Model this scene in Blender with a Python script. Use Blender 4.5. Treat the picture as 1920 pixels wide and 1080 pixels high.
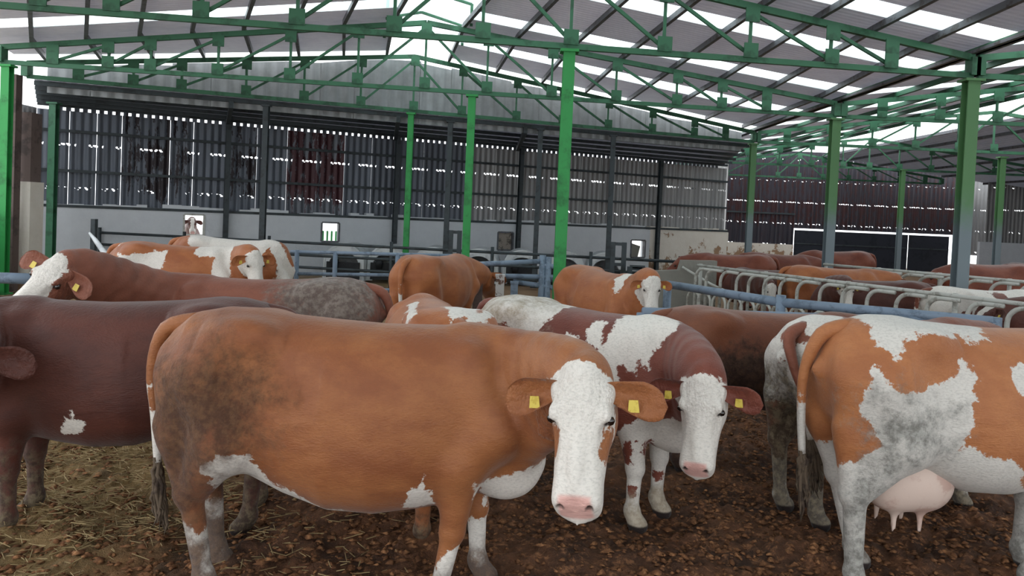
import bpy, bmesh, math, random
import numpy as np
from mathutils import Vector, Matrix

for o in list(bpy.data.objects): bpy.data.objects.remove(o, do_unlink=True)
SC = bpy.context.scene
COL = SC.collection
random.seed(7)

# ------------------------------------------------------------ camera, sky, exposure
F, PX, PY, CAMH = 1440.0, 960.0, 445.0, 1.95
PITCH, ROLL = math.radians(1.65), 0.0435
RM = Matrix.Rotation(math.pi/2-PITCH, 3, 'X') @ Matrix.Rotation(ROLL, 3, 'Z')
CAM = Vector((0, 0, CAMH))
cd = bpy.data.cameras.new('camera'); cam = bpy.data.objects.new('camera', cd); COL.objects.link(cam)
cam.matrix_world = Matrix.Translation(CAM) @ RM.to_4x4()
cd.sensor_width = 36.0; cd.lens = 36.0*F/1920.0; cd.shift_y = -(540.0-PY)/1920.0
cd.clip_start = 0.05; cd.clip_end = 500
SC.camera = cam
world = bpy.data.worlds.new('overcast_sky'); SC.world = world; world.use_nodes = True
bg = world.node_tree.nodes['Background']; bg.inputs[0].default_value = (0.93, 0.97, 1.0, 1); bg.inputs[1].default_value = 1.0
vs = SC.view_settings
vs.view_transform = 'Standard'; vs.look = 'None'; vs.gamma = 1.0; vs.use_curve_mapping = False
vs.exposure = 1.52

# ------------------------------------------------------------ helpers
def ray(px, py): return RM @ Vector(((px-PX)/F, -(py-PY)/F, -1.0))
def at_y(px, py, Y): d = ray(px, py); return CAM + d*(Y/d.y)
def at_z(px, py, z): d = ray(px, py); return CAM + d*((z-CAMH)/d.z)
def on_plane(px, py, A, B):
    d = ray(px, py); n = Vector((-(B[1]-A[1]), B[0]-A[0], 0)); a = Vector((A[0], A[1], 0))
    return CAM + d*((a-CAM).dot(n)/d.dot(n))
def lerp(a, b, t): return a+(b-a)*t

class MB:
    def __init__(s): s.v = []; s.f = []
    def add(s, vs, fs):
        o = len(s.v); s.v += [tuple(v) for v in vs]; s.f += [tuple(i+o for i in f) for f in fs]; return s
    def box(s, x0, y0, z0, x1, y1, z1):
        return s.add([(x0,y0,z0),(x1,y0,z0),(x1,y1,z0),(x0,y1,z0),(x0,y0,z1),(x1,y0,z1),(x1,y1,z1),(x0,y1,z1)],
            [(0,3,2,1),(4,5,6,7),(0,1,5,4),(1,2,6,5),(2,3,7,6),(3,0,4,7)])
    def prism(s, a, b, prof, up=(0,0,1)):
        a = Vector(a); b = Vector(b); d = (b-a).normalized(); u = Vector(up)
        if abs(d.dot(u)) > .98: u = Vector((0,1,0))
        sd = d.cross(u).normalized(); u = sd.cross(d)
        n = len(prof); vs = [p + sd*x + u*y for p in (a, b) for x, y in prof]
        fs = [(i, (i+1) % n, n+(i+1) % n, n+i) for i in range(n)]
        return s.add(vs, fs+[tuple(range(n))[::-1], tuple(range(n, 2*n))])
    def beam(s, a, b, w, h, up=(0,0,1)):
        return s.prism(a, b, [(-w/2,-h/2),(w/2,-h/2),(w/2,h/2),(-w/2,h/2)], up)
    def ibeam(s, a, b, w, h, t=.014, up=(0,0,1)):
        x, y = w/2, h/2
        return s.prism(a, b, [(-x,-y),(x,-y),(x,-y+t),(t/2,-y+t),(t/2,y-t),(x,y-t),(x,y),(-x,y),(-x,y-t),(-t/2,y-t),(-t/2,-y+t),(-x,-y+t)], up)
    def tube(s, pts, r, n=8, radii=None):
        pts = [Vector(p) for p in pts]; vs = []; m = len(pts); pu = None
        for i, p in enumerate(pts):
            d = (pts[min(i+1, m-1)]-pts[max(i-1, 0)]).normalized()
            if pu is None: pu = Vector((0,0,1)) if abs(d.z) < .95 else Vector((0,1,0))
            sd = d.cross(pu).normalized(); pu = sd.cross(d).normalized()
            rr = radii[i] if radii else r
            vs += [p + (sd*math.cos(2*math.pi*k/n) + pu*math.sin(2*math.pi*k/n))*rr for k in range(n)]
        fs = [(i*n+k, i*n+(k+1) % n, (i+1)*n+(k+1) % n, (i+1)*n+k) for i in range(m-1) for k in range(n)]
        return s.add(vs, fs+[tuple(range(n))[::-1], tuple(range((m-1)*n, m*n))])
    def mesh(s, name, mat, smooth=False):
        me = bpy.data.meshes.new(name); me.from_pydata(s.v, [], s.f)
        if mat: me.materials.append(mat)
        if smooth: me.polygons.foreach_set('use_smooth', [True]*len(me.polygons))
        me.update(); return me
    def build(s, name, mat, parent=None, smooth=False):
        return link(name, s.mesh(name, mat, smooth), parent)
def link(name, me, parent=None):
    o = bpy.data.objects.new(name, me); COL.objects.link(o)
    if parent: o.parent = parent
    return o
def empty(name, loc=(0,0,0), rz=0):
    o = bpy.data.objects.new(name, None); COL.objects.link(o); o.location = loc; o.rotation_euler = (0,0,rz); o.empty_display_size = .2
    return o
def tag(o, label=None, cat=None, group=None, kind=None):
    if label: o['label'] = label
    if cat: o['category'] = cat
    if group: o['group'] = group
    if kind: o['kind'] = kind
    return o

# ------------------------------------------------------------ materials
class NT:
    def __init__(s, name):
        s.m = bpy.data.materials.new(name); s.m.use_nodes = True; s.t = s.m.node_tree; s.N = s.t.nodes
        s.b = s.N['Principled BSDF']; s.out = s.N['Material Output']
    def n(s, typ, **kw):
        n = s.N.new(typ)
        for k, v in kw.items(): setattr(n, k, v)
        return n
    def set(s, sock, v):
        if isinstance(v, bpy.types.NodeSocket): s.t.links.new(v, sock)
        elif isinstance(v, (tuple, list)): sock.default_value = tuple(v)+((1,) if len(v) == 3 and sock.type == 'RGBA' else ())
        else: sock.default_value = v
    def coord(s, which='Object'): return s.n('ShaderNodeTexCoord').outputs[which]
    def mapping(s, vec, scale=(1,1,1), loc=(0,0,0)):
        m = s.n('ShaderNodeMapping'); s.set(m.inputs[0], vec); m.inputs['Scale'].default_value = scale; m.inputs['Location'].default_value = loc; return m.outputs[0]
    def noise(s, vec, scale, detail=4, rough=.6, w=None):
        m = s.n('ShaderNodeTexNoise'); s.set(m.inputs['Vector'], vec); m.inputs['Scale'].default_value = scale; m.inputs['Detail'].default_value = detail; m.inputs['Roughness'].default_value = rough; return m.outputs['Fac']
    def math(s, op, a, b=0.0, c=0.0, clamp=False):
        m = s.n('ShaderNodeMath', operation=op, use_clamp=clamp); s.set(m.inputs[0], a); s.set(m.inputs[1], b); s.set(m.inputs[2], c); return m.outputs[0]
    def step(s, v, lo, hi):
        m = s.n('ShaderNodeMapRange', interpolation_type='SMOOTHSTEP'); s.set(m.inputs[0], v); m.inputs[1].default_value = lo; m.inputs[2].default_value = hi; return m.outputs[0]
    def mix(s, f, a, b):
        m = s.n('ShaderNodeMix', data_type='RGBA'); s.set(m.inputs[0], f); s.set(m.inputs[6], a); s.set(m.inputs[7], b); return m.outputs[2]
    def bump(s, h, strength=.3, dist=.02):
        m = s.n('ShaderNodeBump'); m.inputs['Strength'].default_value = strength; m.inputs['Distance'].default_value = dist; s.set(m.inputs['Height'], h); s.set(s.b.inputs['Normal'], m.outputs[0]); return m
    def xyz(s, vec): m = s.n('ShaderNodeSeparateXYZ'); s.set(m.inputs[0], vec); return m.outputs
    def attr(s, name): return s.n('ShaderNodeAttribute', attribute_name=name).outputs['Fac']
    def col(s, v): s.set(s.b.inputs['Base Color'], v); return s
    def p(s, rough=.7, metal=0.0, spec=.4):
        s.b.inputs['Roughness'].default_value = rough; s.b.inputs['Metallic'].default_value = metal; s.b.inputs['Specular IOR Level'].default_value = spec; return s
def srgb(r, g, b):
    f = lambda c: (c/255/12.92) if c/255 <= .04045 else ((c/255+.055)/1.055)**2.4
    return (f(r), f(g), f(b))
def painted(name, c1, c2, scale=3, rough=.55, thr=(.5,.62), bump=.1):
    t = NT(name); v = t.coord(); n = t.noise(v, scale, 6, .65)
    t.col(t.mix(t.step(n, *thr), c1, c2)).p(rough); t.bump(t.noise(v, scale*12, 3), bump, .004); return t.m
M = {}
M['green'] = painted('green_steel_paint', srgb(58,108,80), srgb(42,82,60), 2.2)
M['green_post'] = painted('green_post_paint', srgb(44,140,70), srgb(30,104,52), 1.6)
def two_tone(name, top, low, z0, z1):
    t = NT(name); v = t.coord(); z = t.xyz(v)[2]; n = t.noise(v, 5, 4)
    f = t.step(t.math('ADD', z, t.math('MULTIPLY', n, .5)), z0, z1)
    t.col(t.mix(f, low, top)).p(.55); t.bump(t.noise(v, 30, 3), .1, .004); return t.m
M['green_grey_post'] = two_tone('green_over_grey_paint', srgb(80,122,78), srgb(108,120,126), 2.1, 2.9)
M['dark_steel'] = painted('dark_grey_steel', srgb(52,60,64), srgb(36,42,44), 3)
M['blue_steel'] = painted('blue_grey_galvanised', srgb(116,132,150), srgb(92,106,122), 6, .45)
M['galv'] = painted('galvanised_tube', srgb(178,178,172), srgb(138,136,128), 7, .4)
M['rail_dark'] = painted('weathered_rail', srgb(96,98,104), srgb(70,66,64), 6, .5)
def corrugated(name, c1, c2, pitch, axis=0, rust=None, rust_amt=.5, holes=0.0, metal=.2, bmp=.8):
    t = NT(name); v = t.coord(); xs = t.xyz(v)
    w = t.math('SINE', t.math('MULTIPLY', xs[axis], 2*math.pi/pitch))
    n = t.noise(t.mapping(v, (3,3,.35)), 1.2, 5)
    c = t.mix(t.step(n, .35, .7), c1, c2)
    rnd = t.n('ShaderNodeObjectInfo').outputs['Random']
    hs = t.n('ShaderNodeHueSaturation'); t.set(hs.inputs['Value'], t.math('MULTIPLY_ADD', rnd, .26, .87)); t.set(hs.inputs['Color'], c); c = hs.outputs[0]
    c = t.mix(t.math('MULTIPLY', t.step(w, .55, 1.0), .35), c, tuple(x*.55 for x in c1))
    if rust:
        rn = t.noise(t.mapping(v, (2.2,2.2,.55)), 1.5, 8, .75); big = t.noise(v, .22, 2)
        f = t.step(t.math('ADD', rn, t.math('MULTIPLY', t.math('SUBTRACT', big, .5), 1.1)), rust_amt, rust_amt+.03)
        c = t.mix(f, c, rust)
    t.col(c).p(.5, metal); t.bump(w, bmp, .03)
    if holes > 0:
        # screw and rust holes: small openings in rows across the sheet
        row = t.math('PINGPONG', t.math('ADD', xs[2], t.math('MULTIPLY', t.noise(v, 3, 2), .10)), .55)
        inrow = t.math('LESS_THAN', row, .035)
        vo = t.n('ShaderNodeTexVoronoi', feature='F1'); t.set(vo.inputs['Vector'], v); vo.inputs['Scale'].default_value = 12.5
        dot = t.math('LESS_THAN', vo.outputs['Distance'], .42)
        msk = t.math('GREATER_THAN', t.noise(v, .9, 2), 1-holes)
        f = t.math('MULTIPLY', t.math('MULTIPLY', inrow, dot), msk)
        tr = t.n('ShaderNodeBsdfTransparent'); mx = t.n('ShaderNodeMixShader')
        t.set(mx.inputs[0], f); t.set(mx.inputs[1], t.b.outputs[0]); t.set(mx.inputs[2], tr.outputs[0]); t.set(t.out.inputs[0], mx.outputs[0])
    return t.m
M['roof'] = corrugated('grey_roof_sheet', srgb(226,220,222), srgb(214,208,212), .13, 1, None, metal=.0, bmp=.25)
def thin_sheet(m, amt, colr):
    t = m.node_tree; b = t.nodes['Principled BSDF']; out = t.nodes['Material Output']; tl = t.nodes.new('ShaderNodeBsdfTranslucent'); tl.inputs[0].default_value = colr+(1,)
    mx = t.nodes.new('ShaderNodeMixShader'); mx.inputs[0].default_value = amt; t.links.new(b.outputs[0], mx.inputs[1]); t.links.new(tl.outputs[0], mx.inputs[2]); t.links.new(mx.outputs[0], out.inputs[0])
thin_sheet(M['roof'], .18, (.90,.92,1.0))
M['leanto_roof'] = corrugated('dark_lean_to_sheet', srgb(160,160,168), srgb(142,142,150), .22, 0, metal=.0)
thin_sheet(M['leanto_roof'], .15, (.9,.92,1.0))
M['wall_dark'] = corrugated('dark_wall_sheet', srgb(102,108,118), srgb(86,91,100), .19, 0, srgb(46,34,38), .64, .52)
M['wall_maroon'] = corrugated('maroon_stained_wall_sheet', srgb(104,108,116), srgb(88,92,100), .19, 0, srgb(66,34,40), .47, .52)
M['wall_black'] = corrugated('black_stained_wall_sheet', srgb(100,106,116), srgb(86,91,100), .19, 0, srgb(38,30,34), .52, .50)
M['wall_light'] = corrugated('grey_wall_sheet', srgb(150,150,150), srgb(128,128,130), .19, 0, srgb(80,70,68), .74, .52)
M['wall_red'] = corrugated('rusty_wall_sheet', srgb(58,52,60), srgb(44,44,54), .24, 0, srgb(62,34,36), .52, .54)
M['gable'] = corrugated('pale_gable_sheet', srgb(150,153,156), srgb(136,139,140), .30, 0, None, metal=.0)
def skylight():
    t = NT('translucent_skylight_sheet'); tr = t.n('ShaderNodeBsdfTransparent'); tl = t.n('ShaderNodeBsdfTranslucent'); mx = t.n('ShaderNodeMixShader')
    n = t.noise(t.coord(), 1.5, 3); t.set(tr.inputs[0], t.mix(n, (.80,.86,.86), (.95,.98,.97))); tl.inputs[0].default_value = (.85,.9,.9,1)
    mx.inputs[0].default_value = .25; t.set(mx.inputs[1], tr.outputs[0]); t.set(mx.inputs[2], tl.outputs[0]); t.set(t.out.inputs[0], mx.outputs[0]); return t.m
M['sky_sheet'] = skylight()
def plaster(name, c1, c2, bare, thr, scale=1.2):
    t = NT(name); v = t.coord(); n = t.noise(v, scale, 8, .7); z = t.xyz(v)[2]
    c = t.mix(t.noise(v, 4, 5), c1, c2)
    f = t.step(t.math('ADD', n, t.math('MULTIPLY', t.math('SUBTRACT', .5, z), .10)), thr, thr+.04)
    t.col(t.mix(f, c, bare)).p(.9, 0, .2); t.bump(t.math('SUBTRACT', t.noise(v, 14, 5), f), .4, .03); return t.m
M['plaster'] = plaster('whitewashed_plaster', srgb(206,210,214), srgb(190,194,200), srgb(104,98,94), .70)
M['plaster_worn'] = plaster('worn_whitewash', srgb(220,216,208), srgb(204,196,184), srgb(150,122,98), .49)
M['concrete'] = plaster('grey_concrete', srgb(140,138,130), srgb(120,118,112), srgb(98,96,88), .60)
M['black'] = painted('black_rubber_curtain', srgb(34,38,48), srgb(24,28,36), 2, .8)
M['brick_red'] = painted('red_brown_pillar', srgb(98,84,80), srgb(74,64,62), 3, .85)

# ------------------------------------------------------------ the frame: trusses (plan lines of the two eaves) and posts
CH = 4.45
TR = {  # left end, right end of each truss of the main nave, plan
 -3: ((-2.0,-8.6),(7.1,-7.2)), -2: ((-3.6,-3.8),(7.1,-2.3)), -1: ((-5.2,1.1),(7.1,2.6)), 0: ((-6.8,5.6),(7.1,7.3)), 1: ((-8.3,10.15),(7.12,12.15)), 2: ((-9.9,14.75),(7.05,17.1)), 3: ((-10.45,16.4),(7.08,23.0))}  # rearmost bays, behind the camera: unseen roof added to cut frontal light
RID = {-3: 2.6, -2: 2.1, -1: 1.5, 0: .6, 1: -.55, 2: -1.93, 3: -2.62}
def tp(k, x):
    (x0,y0),(x1,y1) = TR[k]; return Vector((x, y0+(y1-y0)*(x-x0)/(x1-x0), 0))
EAVE, APEX = .34, 1.42
def top_h(k, x):
    (x0,_),(x1,_) = TR[k]; r = RID[k]; t = (x-x0)/(r-x0) if x < r else (x1-x)/(x1-r)
    return CH + EAVE + (APEX-EAVE)*max(t, 0)
def roof_pt(k, side, f, dz=0.0):
    """point on the roof line of truss k: f=0 at the ridge, 1 at the eave"""
    x = lerp(RID[k], TR[k][0 if side < 0 else 1][0], f); p = tp(k, x); p.z = top_h(k, x)+dz; return p

def make_truss(name, label, A, B, xr, nodes, toph, group, endw=.12):
    """A,B plan ends; nodes: plan parameters (0..1 from A to B) with the ridge node included"""
    root = empty(name, (A[0], A[1], 0)); tag(root, label, 'truss', group)
    L = Vector((B[0]-A[0], B[1]-A[1], 0)); O = Vector((A[0], A[1], 0))
    pt = lambda t, z: L*t + Vector((0,0,z))
    MB().beam(pt(0,CH), pt(1,CH), .07, .085).build('bottom_chord', M['green'], root)
    ir = min(range(len(nodes)), key=lambda i: abs(nodes[i]-xr)); tr = nodes[ir]
    MB().beam(pt(0,toph(0)), pt(tr,toph(tr)), .08, .10).build('top_chord', M['green'], root)
    MB().beam(pt(tr,toph(tr)), pt(1,toph(1)), .08, .10).build('top_chord', M['green'], root)
    for e in (0,1): MB().beam(pt(e,CH), pt(e,toph(e)), .14, .2).build('end_plate', M['green'], root)
    g = .22; u = L.normalized()
    plate = MB().box(-g/2,-.012,-g/2, g/2,.012,g/2).mesh('gusset_plate', M['green'])
    ang = math.atan2(u.y, u.x)
    def gus(p):
        o = link('gusset_plate', plate, root); o.location = p + Vector((u.y,-u.x,0))*.055; o.rotation_euler = (0,0,ang)
    for i, t in enumerate(nodes):
        MB().beam(pt(t,CH), pt(t,toph(t)), .045, .045).build('vertical', M['green'], root)
        gus(pt(t, CH+.13)); gus(pt(t, toph(t)-.13))
        if i < ir: MB().beam(pt(nodes[i+1],toph(nodes[i+1])-.08), pt(t,CH+.08), .04, .05).build('diagonal', M['green'], root)
        if i > ir: MB().beam(pt(nodes[i-1],toph(nodes[i-1])-.08), pt(t,CH+.08), .04, .05).build('diagonal', M['green'], root)
    return root
TN = {1: [-7.4,-6.47,-5.55,-4.4,-3.13,-1.8,-.55,.73,2.13,3.46,4.75,5.72], 2: [-8.97,-7.98,-7.21,-5.96,-4.59,-3.27,-1.93,-.66,.69,2.07,3.4,4.4,5.41],
      3: [-9.54,-8.54,-7.62,-6.33,-5.11,-3.85,-2.62,-1.44,-.04,1.2,2.5,3.8,5.1,6.1], 0: [-5.9,-4.8,-3.5,-2.2,-.8,.6,2,3.3,4.6,5.9]}
TL = {0: 'green steel roof truss directly overhead of the near cows', 1: 'nearest green roof truss crossing the top of the picture', 2: 'second green roof truss, its peak plate below the ridge opening', 3: 'farthest green roof truss of the main nave, along the dark lean-to'}
for k in (0,1,2,3):
    A, B = TR[k]
    make_truss('roof_truss', TL[k], A, B, (RID[k]-A[0])/(B[0]-A[0]), [(x-A[0])/(B[0]-A[0]) for x in TN[k]],
        lambda t, k=k, A=A, B=B: top_h(k, A[0]+(B[0]-A[0])*t)-.06, 'green roof trusses')

# main nave roof: sheets, skylight sheets and purlins between the trusses
ceil = empty('ceiling'); tag(ceil, 'grey sheet roof of the main nave with white skylight strips', kind='structure')
PF = [.085, .21, .335, .46, .585, .71, .835, .96]     # purlins from ridge to eave
STR = {-3: {-1: [(.62,.76)], 1: [(.62,.76)]}, -2: {-1: [(.22,.34),(.62,.76)], 1: [(.22,.34),(.62,.76)]}, -1: {-1: [(.62,.76)], 1: [(.62,.76)]}, 0: {-1: [(.40,.52)], 1: [(.30,.42),(.80,.92)]}, 1: {-1: [(.70,.84)], 1: [(.24,.38),(.80,.93)]}, 2: {-1: [], 1: [(.38,.56)]}}
QF = {-1: {3: 1.0, 2: .97, 1: .80, 0: .68, -1: .62, -2: .6, -3: .6}, 1: {3: 1.0, 2: 1.0, 1: .93, 0: .89, -1: .87, -2: .87, -3: .87}}   # purlins run askew to the eaves
def sheet(name, pts, mat, parent, th=.01):
    ps = [Vector(p) for p in pts]; n = (ps[1]-ps[0]).cross(ps[2]-ps[0]).normalized()
    if n.z < 0: n = -n
    # local frame: x along the first edge, so the ribs of the material run with the sheet
    o = ps[0]; ex = (ps[1]-ps[0]).normalized(); ey = n.cross(ex)
    mw = Matrix((( ex.x,ey.x,n.x,o.x),(ex.y,ey.y,n.y,o.y),(ex.z,ey.z,n.z,o.z),(0,0,0,1))); inv = mw.inverted()
    vs = [inv @ p for p in ps]+[inv @ (p+n*th) for p in ps]; k = len(ps)
    ob = MB().add(vs, [tuple(range(k)), tuple(range(k, 2*k))[::-1]]+[(i,(i+1) % k,k+(i+1) % k,k+i) for i in range(k)]).build(name, mat, parent)
    ob.matrix_local = mw; return ob
for k in (-3,-2,-1,0,1,2):
    for side in (-1,1):
        us = [0.0]; kinds = []
        for a, b in STR[k][side]: us += [a, b]; kinds += ['roof', 'sky']
        us.append(1.0); kinds.append('roof')
        gq = lambda kk, f: f if f > .99 else .085+(f-.085)*QF[side][kk]
        P = lambda u, f: lerp(roof_pt(k, side, gq(k,f), .10), roof_pt(k+1, side, gq(k+1,f), .10), u)
        edges = [.085]+PF[1:]+[1.03]
        for j, kd in enumerate(kinds):
            for i in range(len(edges)-1):
                if kd == 'roof' and i % 2: continue
                f0, f1 = edges[i], edges[i+1 if kd == 'sky' else min(i+2, len(edges)-1)]
                if kd == 'sky' and f1 > .99: continue
                sheet('skylight_sheet' if kd == 'sky' else 'roof_sheet', [P(us[j],f0),P(us[j],f1),P(us[j+1],f1),P(us[j+1],f0)], M['sky_sheet' if kd == 'sky' else 'roof'], ceil)
        for f in PF:
            a, b = roof_pt(k, side, gq(k,f), .045), roof_pt(k+1, side, gq(k+1,f), .045)
            MB().beam(a, b, .07, .10).build('purlin', M['dark_steel'] if 0 else M['rail_dark'], ceil)
        # raised ridge cap over the open ridge
        q = .10
        sheet('skylight_sheet', [roof_pt(k, side, 0, .62), roof_pt(k+1, side, 0, .62), roof_pt(k+1, side, .15, .45), roof_pt(k, side, .15, .45)], M['sky_sheet'], ceil)
        for u in (0,.5):
            a = lerp(roof_pt(k, side, .10, .05), roof_pt(k+1, side, .10, .05), u); b = lerp(roof_pt(k, side, .10, .5), roof_pt(k+1, side, .10, .5), u); c = lerp(roof_pt(k, side, 0, .6), roof_pt(k+1, side, 0, .6), u)
            MB().beam(a, b, .06, .06).build('cap_post', M['green'], ceil); MB().beam(b, c, .06, .06).build('cap_rafter', M['green'], ceil)

def post(a, h0, h1, w, mat, label, group, rz=0, cap=True, name='steel_post', cat='post'):
    r = empty(name, (a[0], a[1], 0), rz); tag(r, label, cat, group)
    MB().ibeam((0,0,h0), (0,0,h1), w, w, .016, up=(0,1,0)).build('shaft', mat, r)
    if cap: MB().box(-w*.8,-w*.7,h1-.02,w*.8,w*.7,h1+.02).build('cap_plate', mat, r)
    MB().box(-w*.8,-w*.8,h0,w*.8,w*.8,h0+.025).build('base_plate', mat, r)
    return r
GP = 'green and grey posts carrying the trusses'
post(tp(1,.72), 0, CH-.07, .17, M['green_post'], 'bright green steel post in the middle, beside the cow with a white face', GP)
post(tp(2,-.95), 0, CH-.07, .155, M['green_post'], 'bright green post in the middle, second of the three green ones', GP)
post(tp(3,-2.66), 0, CH-.07, .14, M['green_post'], 'narrow bright green post behind the orange cow seen from behind', GP)
post(tp(2,-9.78), 0, CH-.07, .16, M['green_post'], 'green post at the left edge of the picture', GP)
post((-10.75,17.9,0), 0, 4.08, .16, M['green'], 'dark green post beside the worn white pillar', GP)
post((7.12,12.17), 0, CH-.07, .19, M['green_grey_post'], 'thick post, green above and grey below, at the right between the stall loops', GP)
post((7.05,17.1), 0, CH-.07, .19, M['green_grey_post'], 'second thick green and grey post of the right row, before the black door', GP)
post((7.08,23.0), 0, CH-.07, .17, M['green_grey_post'], 'third green and grey post of the right row, beside the rusty wall', GP)
post((7.2,30.9), 0, CH-.07, .17, M['dark_steel'], 'fourth post of the right row, against the worn white wall', GP)
post((7.2,38.2), 0, CH-.07, .17, M['dark_steel'], 'farthest post of the right row', GP)

# right nave: trusses continue over the valley, ridge at x 14
ceil2 = empty('ceiling_right'); tag(ceil2, 'shallow roof of the right nave with narrow bright slits', kind='structure')
Y2 = [-7.2, -2.3, 2.6, 7.3, 12.15, 17.1, 23.0, 31.0, 38.6]; XV, XR2, XE = 7.15, 14.2, 21.4  # first rows lie behind the camera, roof added there against frontal light
def h2(x): return CH+EAVE+(1.25-EAVE)*(1-abs(x-XR2)/(XR2-XV))
T2L = ['', '', '', '', 'roof truss of the right nave at the right edge of the picture', 'second roof truss of the right nave, beside the bright ridge gap', 'third roof truss of the right nave, in front of the dark far roof', 'fourth roof truss of the right nave, over the far stalls', 'farthest thin roof truss of the right nave, against the rusty wall']
for i, y in enumerate(Y2):
    if i < 4: continue
    L = XE-XV; nd = [.06,.15,.24,.33,.42,(XR2-XV)/L,.58,.67,.76,.85,.94]
    make_truss('roof_truss', T2L[i], (XV+.05,y), (XE,y), (XR2-XV)/L, nd, lambda t: h2(XV+t*L)-.06, 'green roof trusses')
for i in range(len(Y2)-1):
    y0, y1 = Y2[i], Y2[i+1]; n = max(2, round((y1-y0)/2.6))
    xs = [XV, 8.4, 9.65, 10.9, 12.05, 12.95]; xs2 = [15.4, 16.6, 18.2, 19.8, XE, 23.5, 25.6, 27.8]
    for j in range(n):
        a, b = lerp(y0,y1,j/n), lerp(y0,y1,(j+1)/n); s = lerp(a,b,.68)
        for q in range(0, len(xs)-1):
            if q % 2 == 0: sheet('roof_sheet', [(xs[q],a,h2(xs[q])+.1),(xs[min(q+2,len(xs)-1)],a,h2(xs[min(q+2,len(xs)-1)])+.1),(xs[min(q+2,len(xs)-1)],s,h2(xs[min(q+2,len(xs)-1)])+.1),(xs[q],s,h2(xs[q])+.1)], M['roof'], ceil2)
            sheet('skylight_sheet', [(xs[q],s,h2(xs[q])+.1),(xs[q+1],s,h2(xs[q+1])+.1),(xs[q+1],b,h2(xs[q+1])+.1),(xs[q],b,h2(xs[q])+.1)], M['sky_sheet'], ceil2)
    for q in range(0, len(xs2)-1, 2):
        x0, x1 = xs2[q], xs2[min(q+2, len(xs2)-1)]
        sheet('roof_sheet', [(x0,y0,h2(x0)+.1),(x1,y0,h2(x1)+.1),(x1,y1,h2(x1)+.1),(x0,y1,h2(x0)+.1)], M['leanto_roof'], ceil2)
    for x in xs+xs2: MB().beam((x,y0,h2(x)+.045), (x,y1,h2(x)+.045), .07, .10).build('purlin', M['green'] if x < XR2 else M['rail_dark'], ceil2)
MB().beam((XV,-7,CH+.36), (XV,38.6,CH+.36), .20, .05).build('valley_gutter', M['rail_dark'], ceil2)
for (x, y, l) in ((15.4,24.4,'thin green grey post at the far right, in front of the pale wall'), (15.6,31.0,'thin green post at the right of the black door')):
    post((x,y), 0, CH, .17, M['green_grey_post'], l, GP)

# ------------------------------------------------------------ far end: lean-to, skewed back wall, gable
WA, WB = (-11.9,19.1), (8.2,29.6)            # back wall of the lean-to, plan
WL = math.hypot(WB[0]-WA[0], WB[1]-WA[1]); WANG = math.atan2(WB[1]-WA[1], WB[0]-WA[0])
def wp(px, py): p = on_plane(px, py, WA, WB); return ((Vector((p.x-WA[0],p.y-WA[1],0))).length, p.z)
wall = empty('wall_back', (WA[0],WA[1],0), WANG); tag(wall, 'skewed back wall, whitewashed below and dark corrugated sheets above', kind='structure')
WT = 4.16
def wtop(s): return lerp(1.72, 1.68, s/WL)
wins = [(345,402,382,440), (602,417,634,452), (931,435,959,468), (1180,450,1206,482)]
holes = []
for (a,b,c,d) in wins:
    s0, z1 = wp(a,b); s1, _ = wp(c,b); _, z0 = wp(a,d); holes.append((s0,s1,z0,z1))
# masonry cut around the window openings, ragged top edge
def masonry(s0, s1, mat):
    mb = MB(); cuts = sorted([h for h in holes if s0 < h[0] < s1]); s = s0
    def col(a, b, z0, z1): mb.box(a, -.12, z0, b, .12, z1)
    for h in cuts:
        col(s, h[0], 0, h[2]); col(h[0], h[1], 0, h[2]); col(s, h[0], h[2], h[3]); col(s, h[1], h[3], wtop(s)-.04); s = h[1]
        # lower-left of the opening is already filled above
    col(s, s1, 0, wtop(s)-.04)
    rnd = random.Random(int(s0*10)); a = s0
    while a < s1:
        b = min(s1, a+rnd.uniform(.15,.5)); mb.box(a, -.12, wtop(s0)-.05, b, .12, wtop(a)+rnd.uniform(-.02,.12)); a = b
    for h in cuts:
        pass
    return mb.build('masonry', mat, wall)
sW = wp(1215,440)[0]
masonry(0, sW, M['plaster']); masonry(sW, WL, M['plaster_worn'])
for i, h in enumerate(holes):
    w = empty('window_%d' % (i+1), (WA[0],WA[1],0), WANG); tag(w, ['small window opening with a calf looking in', 'small bright window opening with green bars', 'small boarded window opening', 'small broken window opening in the worn wall'][i], kind='structure')
    for (a,b,c,d) in ((h[0]-.03,h[0]+.02,h[2],h[3]), (h[1]-.02,h[1]+.03,h[2],h[3]), (h[0],h[1],h[3]-.02,h[3]+.03), (h[0],h[1],h[2]-.03,h[2]+.02)):
        MB().box(a,-.14,c,b,.0,d).build('window_frame', M['rail_dark'] if i != 0 else M['galv'], w)
    if i == 2: MB().box(h[0],-.03,h[2],h[1],0,h[3]).build('board', painted('mottled_board', srgb(150,140,130), srgb(84,78,72), 6), w)
    if i == 1:
        for q in range(4): MB().box(h[0]+.12+q*.13,.3,h[2],h[0]+.17+q*.13,.34,h[3]-.25).build('bar', M['green_post'], w)
    if i == 3: MB().add([(h[0],.02,h[2]),(h[1]-.2,.02,h[2]),(h[1]-.1,.02,h[2]+.4),(h[0],.02,h[3]-.08),(h[0],.05,h[2]),(h[1]-.2,.05,h[2]),(h[1]-.1,.05,h[2]+.4),(h[0],.05,h[3]-.08)], [(0,1,2,3),(7,6,5,4),(0,1,5,4),(1,2,6,5),(2,3,7,6),(3,0,4,7)]).build('broken_board', M['concrete'], w)
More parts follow.
